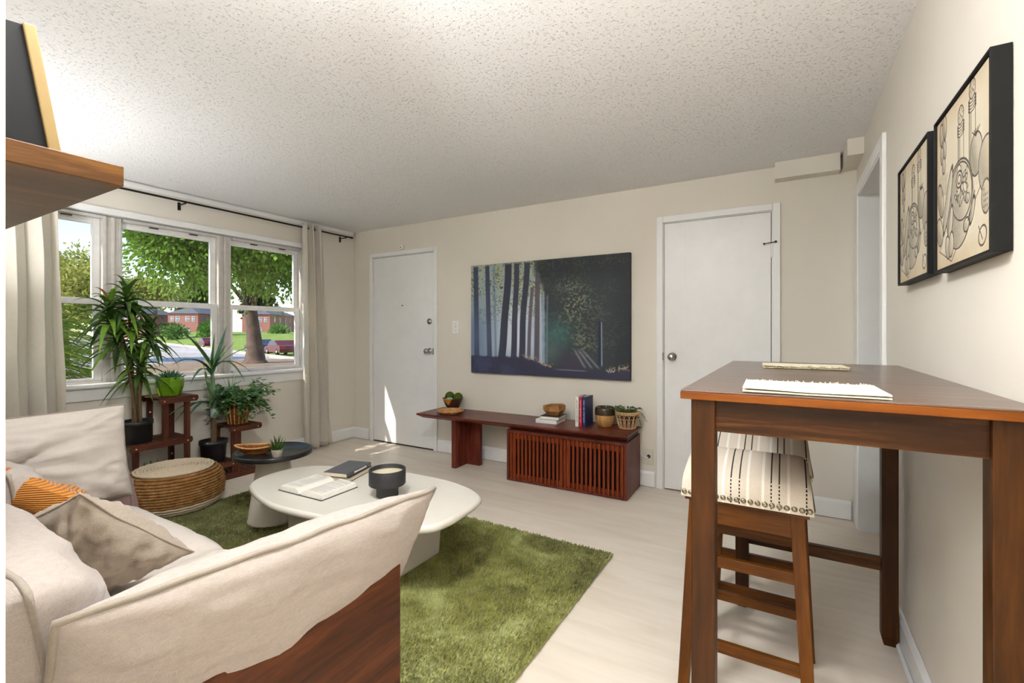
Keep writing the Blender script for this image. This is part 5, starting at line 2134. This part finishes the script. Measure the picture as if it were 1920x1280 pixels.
def ellipsoid_pts(c, rad, n, seed, clump=0.0, shell=.35):
    r_ = np.random.default_rng(seed)
    d = r_.normal(size=(n, 3))
    d /= np.linalg.norm(d, axis=1)[:, None]
    rr_ = (shell + (1 - shell) * r_.random(n)) ** .7
    p_ = d * rr_[:, None]
    if clump:
        k = max(6, int(n / 160))
        cc = r_.normal(size=(k, 3))
        cc /= np.linalg.norm(cc, axis=1)[:, None]
        cc *= (r_.random(k) ** .4)[:, None]
        idx = r_.integers(0, k, n)
        p_ = p_ * (1 - clump) + (cc[idx] + r_.normal(size=(n, 3)) * .12) * clump
    return p_ * np.array(rad) + np.array(c)


def foliage_mat(name, dark, light, scale=.6):
    t = NT(name)
    v = t.co()
    f = t.math('ADD', t.math('MULTIPLY', t.noise(v, scale, 4, .7), .6), t.math('MULTIPLY', t.noise(v, scale * 12, 2, .7), .4))
    col = t.ramp(f, [(.34, dark), (.66, light)])
    t.set(col, .6, spec=.3)
    tr = t.new('ShaderNodeBsdfTranslucent')
    t.link(col, tr.inputs[0])
    mx = t.new('ShaderNodeMixShader')
    mx.inputs[0].default_value = .35
    t.link(t.p.outputs[0], mx.inputs[1])
    t.link(tr.outputs[0], mx.inputs[2])
    t.link(mx.outputs[0], t.n['Material Output'].inputs[0])
    return t.m


M['fol_a'] = foliage_mat('shade_tree_leaves', S(58, 92, 26), S(150, 182, 66))
M['fol_b'] = foliage_mat('far_tree_leaves', S(96, 110, 40), S(190, 188, 96), .4)
M['fol_c'] = foliage_mat('tree_line_leaves', S(48, 66, 36), S(104, 122, 60), .15)
M['fol_d'] = foliage_mat('shrub_leaves', S(50, 90, 36), S(126, 166, 72), .8)
M['fol_e'] = foliage_mat('feathery_evergreen', S(86, 116, 34), S(176, 192, 84), 1.6)


def tree(name, label, base, trunk, crown, mat, n, size, seed, group=None, clump=.55, shell=.35, aspect=.62):
    """trunk: list of (dx,dy,z,r) from base; crown: (center, radii)"""
    t_ = thing(name, label, 'tree', base, group=group)
    obj('trunk', MB().tube([(a, b, c) for a, b, c, d in trunk], [d for a, b, c, d in trunk], 14), 'bark', t_)
    bv = Vector(base)
    pts = ellipsoid_pts(Vector(crown[0]) - bv, crown[1], n, seed, clump, shell)
    o = obj('crown', leaf_cloud(pts, size, seed), mat, t_)
    o['kind'] = 'stuff'
    return t_


big = tree('shade_tree', 'big leafy shade tree with thick trunk on the dirt bed outside the window', (-29.5, 17.4, -.85),
           [(0, .0, 0, .85), (0, 0, .25, .62), (.02, 0, .9, .50), (-.05, -.1, 2.2, .40), (-.1, -.25, 3.6, .38), (-.1, -.3, 6.5, .28)],
           ((-22.4, 14.7, 7.9), (7.8, 7.6, 6.1)), 'fol_a', 120000, .22, 3, clump=.42, shell=.1)
pts = ellipsoid_pts((-22.6 + 29.5, 10.2 - 17.4, 6.6 + .85), (3.6, 3.4, 4.6), 40000, 44, .4, .1)
o = obj('crown', leaf_cloud(pts, .20, 44), 'fol_a', big)
o['kind'] = 'stuff'
for (d, r_) in (((7.0, -7.0, 6.0), .14), ((2.5, -3, 6.5), .22), ((-2.5, 1.5, 7), .2), ((5, -2.2, 7.5), .18)):
    obj('branch', MB().tube(bez((-.1, -.25, 3.4), (d[0] * .4, d[1] * .4, 4.6), d, 8), [r_ * (1 - .6 * k / 7) for k in range(8)], 8), 'bark', big)
tree('yellow_tree', 'pale yellow-green tree seen through the leftmost window pane', (-43.5, 12.0, -1.0), [(0, 0, 0, .4), (0, 0, 3, .3), (0, 0, 6, .15)],
     ((-43.5, 12.3, 4.4), (5.0, 3.6, 3.9)), 'fol_b', 9000, .30, 5, clump=.65)
tree('street_tree', 'slim pale-trunked tree standing in front of the brick apartments', (-117.4, 46.9, -.2), [(0, 0, 0, .55), (0, 0, 3, .5), (.3, .4, 6, .35)],
     ((-117.4, 46.9, 9.5), (7, 7, 4.2)), 'fol_b', 5000, .7, 9)
for k, (x, y, rad, hh) in enumerate(((-214, 58, 10, 24), (-206, 76, 10, 22), (-196, 94, 10, 24), (-188, 112, 10, 22), (-178, 130, 10, 24), (-168, 148, 10, 24), (-222, 40, 10, 26), (-226, 22, 10, 23))):
    nm = ['farthest left', 'second from the left', 'third from the left', 'fourth from the left', 'third from the right', 'second from the right']
    lab = {7: 'dark tree behind the brick apartments, leftmost of the tree line', 6: 'dark tree behind the brick apartments, second from the left of the tree line',
           0: 'dark tree behind the brick apartments, third from the left of the tree line', 1: 'dark tree behind the brick apartments, fourth from the left of the tree line',
           2: 'dark tree behind the brick apartments, fifth from the left of the tree line', 3: 'dark tree behind the brick apartments, third from the right of the tree line',
           4: 'dark tree behind the brick apartments, second from the right of the tree line', 5: 'dark tree behind the brick apartments, rightmost of the tree line'}[k]
    tree('tree_line_tree', lab, (x, y, 0), [(0, 0, 0, .6), (0, 0, 6, .4)], ((x, y, hh * .52), (rad, rad, hh * .55)), 'fol_c', 2600, 1.9, 30 + k, group='tree line behind the apartments', clump=.5)


def shrub(label, c, rad, n, size, seed, mat='fol_d', group='shrubs in front of the apartments'):
    t_ = thing('shrub', label, 'shrub', (c[0], c[1], c[2]), group=group)
    pts = ellipsoid_pts((0, 0, rad[2] * .8), rad, n, seed, .35, .4)
    o = obj('foliage', leaf_cloud(pts, size, seed), mat, t_)
    o['kind'] = 'stuff'
    obj('stem', MB().tube([(0, 0, 0), (0, 0, rad[2])], .08, 6), 'bark', t_)


shrub('round green shrub on the lawn left of the sunlit brick gable', (-113.5, 49.5, -.6), (3.0, 3.0, 2.2), 900, .55, 51)
shrub('wide green shrub on the lawn right of the sunlit brick gable', (-108.0, 53.6, -.6), (3.2, 3.2, 3.0), 1100, .55, 52)
shrub('dark green shrub in front of the shaded brick wall', (-131.5, 56.5, .2), (3.2, 3.2, 2.4), 800, .6, 53, 'fol_c')
shrub('green shrub beside the trunk of the big shade tree', (-118, 76, .2), (3.5, 3.5, 2.0), 800, .6, 54)
shrub('low shrub along the brick wall at the right of the window view', (-112, 84, .2), (6, 3.5, 2.2), 1000, .6, 55)

# feathery evergreen close to the house, left of the window
ev = thing('evergreen_shrub', 'feathery drooping evergreen shrub close outside the leftmost window pane', 'shrub', (-5.85, -.2, -1.0))
rr = random.Random(77)
m_ = MB()
for k in range(1500):
    z = rr.uniform(.2, 5.2)
    tall = z > 2.55
    a = rr.uniform(0, 2 * PI)
    rmax = .95 * (1 - (z / 6.2) ** 2)
    p0 = Vector((rr.uniform(-.3, .3), rr.uniform(-.3, .3), z))
    if not tall and rr.random() < .65:
        a = rr.gauss(PI / 2, .55)
        ln = rr.uniform(1.0, 2.5)
        if k % 3 == 0:
            z = rr.uniform(1.6, 2.5)
            p0.z = z
    else:
        ln = rmax * rr.uniform(.6, 1.1)
    dv = Vector((math.cos(a), math.sin(a), 0))
    p2 = p0 + dv * ln + Vector((0, 0, -.28 * ln * rr.uniform(.4, 1.4)))
    p2.x = min(p2.x, 1.0)
    pts = bez(p0, p0.lerp(p2, .5) + Vector((0, 0, .16 * ln)), p2, 5)
    w_ = rr.uniform(.012, .028)
    vv = []
    for q, p_ in enumerate(pts):
        w2 = w_ * (1 - q / 5)
        vv += [p_ + Vector((0, 0, w2)), p_ - Vector((0, 0, w2 * .6)) + Vector((-dv.y, dv.x, 0)) * w2]
    m_.add(vv, [(2 * q, 2 * q + 2, 2 * q + 3, 2 * q + 1) for q in range(4)], True)
for k in range(2600):
    p0 = Vector((rr.uniform(-1.1, .35), rr.uniform(.5, 1.3), rr.uniform(.9, 2.45)))
    ln = rr.uniform(.5, 1.3)
    a = rr.gauss(PI / 2, .5)
    dv = Vector((math.cos(a), math.sin(a), 0))
    p2 = p0 + dv * ln + Vector((0, 0, -.35 * ln * rr.uniform(.0, 1.3)))
    pts = bez(p0, p0.lerp(p2, .5) + Vector((0, 0, .14 * ln)), p2, 5)
    w_ = rr.uniform(.006, .014)
    vv = []
    for q, p_ in enumerate(pts):
        w2 = w_ * (1 - q / 5)
        vv += [p_ + Vector((0, 0, w2)), p_ - Vector((0, 0, w2 * .6)) + Vector((-dv.y, dv.x, 0)) * w2]
    m_.add(vv, [(2 * q, 2 * q + 2, 2 * q + 3, 2 * q + 1) for q in range(4)], True)
o = obj('fronds', m_, 'fol_e', ev)
o['kind'] = 'stuff'
pts = ellipsoid_pts((-.16, -.12, 2.9), (.93, .95, 2.8), 9000, 91, .15, .0)  # tall unseen needle mass, shaped to screen the panes from the sun
o = obj('sun_screen_needles', leaf_cloud(pts, .17, 91, .35), 'fol_e', ev)
o['kind'] = 'stuff'
obj('stem', MB().tube([(0, 0, 0), (0, 0, 4.8)], [.09, .03], 8), 'bark', ev)


# brick apartment blocks
def apartment(label, corner, l1, l2, hh, wins, base=-1.2):
    e1 = Vector((-.81, -.58, 0))
    e2 = Vector((-.58, .81, 0))
    c = Vector((corner[0], corner[1], 0))
    ap = thing('apartment_block', label, 'building', (c.x, c.y, base), group='brick apartment blocks across the lot')

    def P3(a, b, z):
        p_ = e1 * a + e2 * b
        return (p_.x, p_.y, z - base)
    m_ = MB().hexa([P3(0, 0, base), P3(l1, 0, base), P3(l1, l2, base), P3(0, l2, base), P3(0, 0, hh), P3(l1, 0, hh), P3(l1, l2, hh), P3(0, l2, hh)])
    m_.f = [f[::-1] for f in m_.f]
    obj('wall', m_, 'brick_red', ap)
    o_ = .5
    m_ = MB()
    m_.add([P3(-o_, -o_, hh), P3(l1 + o_, -o_, hh), P3(l1 + o_, l2 + o_, hh), P3(-o_, l2 + o_, hh), P3(l1 / 2, l1 * .4, hh + 2.1), P3(l1 / 2, l2 - l1 * .4, hh + 2.1)],
           [(0, 1, 4), (1, 2, 5, 4), (2, 3, 5), (3, 0, 4, 5), (0, 3, 2, 1)])
    obj('roof', m_, 'roof_slate', ap)
    wm = plain('far_window', S(206, 208, 214), .4)
    gm = plain('far_glass', S(96, 104, 120), .2)
    for (a0, z0, w_, h_) in wins:
        m_ = MB().hexa([P3(a0, -.08, z0), P3(a0 + w_, -.08, z0), P3(a0 + w_, .02, z0), P3(a0, .02, z0), P3(a0, -.08, z0 + h_), P3(a0 + w_, -.08, z0 + h_), P3(a0 + w_, .02, z0 + h_), P3(a0, .02, z0 + h_)])
        f_ = obj('window', m_, wm, ap)
        m_ = MB()
        for q in (0, 1):
            m_.hexa([P3(a0 + .12, -.12, z0 + .1 + q * h_ / 2), P3(a0 + w_ - .12, -.12, z0 + .1 + q * h_ / 2), P3(a0 + w_ - .12, -.06, z0 + .1 + q * h_ / 2), P3(a0 + .12, -.06, z0 + .1 + q * h_ / 2),
                     P3(a0 + .12, -.12, z0 + h_ / 2 - .05 + q * h_ / 2), P3(a0 + w_ - .12, -.12, z0 + h_ / 2 - .05 + q * h_ / 2), P3(a0 + w_ - .12, -.06, z0 + h_ / 2 - .05 + q * h_ / 2), P3(a0 + .12, -.06, z0 + h_ / 2 - .05 + q * h_ / 2)])
        obj('pane', m_, gm, f_)
    for b0 in np.arange(3, l2 - 2, 4.5):
        for z0 in (1.6, 4.4):
            m_ = MB().hexa([P3(-.08, b0, z0), P3(-.08, b0 + 1.3, z0), P3(.02, b0 + 1.3, z0), P3(.02, b0, z0), P3(-.08, b0, z0 + 1.5), P3(-.08, b0 + 1.3, z0 + 1.5), P3(.02, b0 + 1.3, z0 + 1.5), P3(.02, b0, z0 + 1.5)])
            obj('window', m_, gm, ap)


W6 = [(.9, 4.3, .8, 1.5), (2.4, 4.3, 1.1, 1.5), (5.2, 4.3, 1.1, 1.5), (6.9, 4.3, .8, 1.5), (2.4, .9, 1.1, 1.5), (5.3, .9, 1.1, 1.5), (3.9, .3, 1.0, 2.1)]
apartment('brick apartment block with a sunlit gable of windows in the middle window pane', (-152.7, 72.6), 8.6, 18, 6.7, W6)
apartment('brick apartment block at the left of the middle window pane, behind the slim tree', (-166.4, 64.5), 8.6, 16, 6.5, W6)
apartment('brick apartment block in the right window pane behind the shade tree', (-143.5, 89.5), 8.6, 22, 6.8, W6)


# parked cars
def car(label, pos, body, seed):
    c_ = thing('parked_car', label, 'car', pos, math.atan2(TV.y, TV.x), 'cars parked along the kerb')
    paint = plain('car_paint_%d' % seed, body, .25, .2)
    pr = [(-2.2, .32), (2.2, .32), (2.25, .62), (2.1, .78), (1.2, .92), (.55, 1.36), (-.9, 1.42), (-1.75, 1.0), (-2.2, .92), (-2.28, .6)]
    m_ = MB().prism([(x, z) for x, z in pr], -.86, .86)
    m_.v = [(x, z, y) for x, y, z in m_.v]
    m_.f = [f[::-1] for f in m_.f]
    obj('body', m_, paint, c_, bevel=.05)
    gl = [(1.1, .95), (.52, 1.31), (-.88, 1.36), (-1.62, 1.0)]
    m_ = MB().prism(gl, -.875, .875)
    m_.v = [(x, z, y) for x, y, z in m_.v]
    obj('side_window', m_, plain('car_glass_%d' % seed, S(70, 80, 98), .1), c_)
    for x in (-1.38, 1.38):
        for y in (-.80, .80):
            w_ = MB().lathe([(.20, -.1), (.32, -.1), (.32, .1), (.20, .1)], 18)
            wh = obj('wheel', w_.xf(Matrix.Translation((x, y, .32)) @ Matrix.Rotation(PI / 2, 4, 'X')), 'black', c_)
            obj('hubcap', MB().lathe([(.20, 0), (.18, .02), (.01, .03)], 14, cap1=False).xf(Matrix.Translation((x, y + math.copysign(.1, y), .32)) @ Matrix.Rotation(-math.copysign(PI / 2, y), 4, 'X')), 'chrome', wh)
    for y in (-.6, .6):
        obj('tail_light', MB().box(-2.29, -2.18, y - .18, y + .18, .68, .84), plain('tail_%d_%d' % (seed, y > 0), S(170, 30, 30), .3), c_)


q = gp_(14.6, 53.5)
car('dark navy car parked right beside the shade tree trunk', (q.x, q.y, -1.0), S(52, 58, 78), 1)
q = gp_(14.6, 46.5)
car('dark red car parked at the right edge of the window view', (q.x, q.y, -1.0), S(100, 38, 40), 2)
q = gp_(13.9, 74)
car('maroon car parked in front of the sunlit lawn, leftmost of the three', (q.x, q.y, -1.0), S(92, 36, 44), 3)
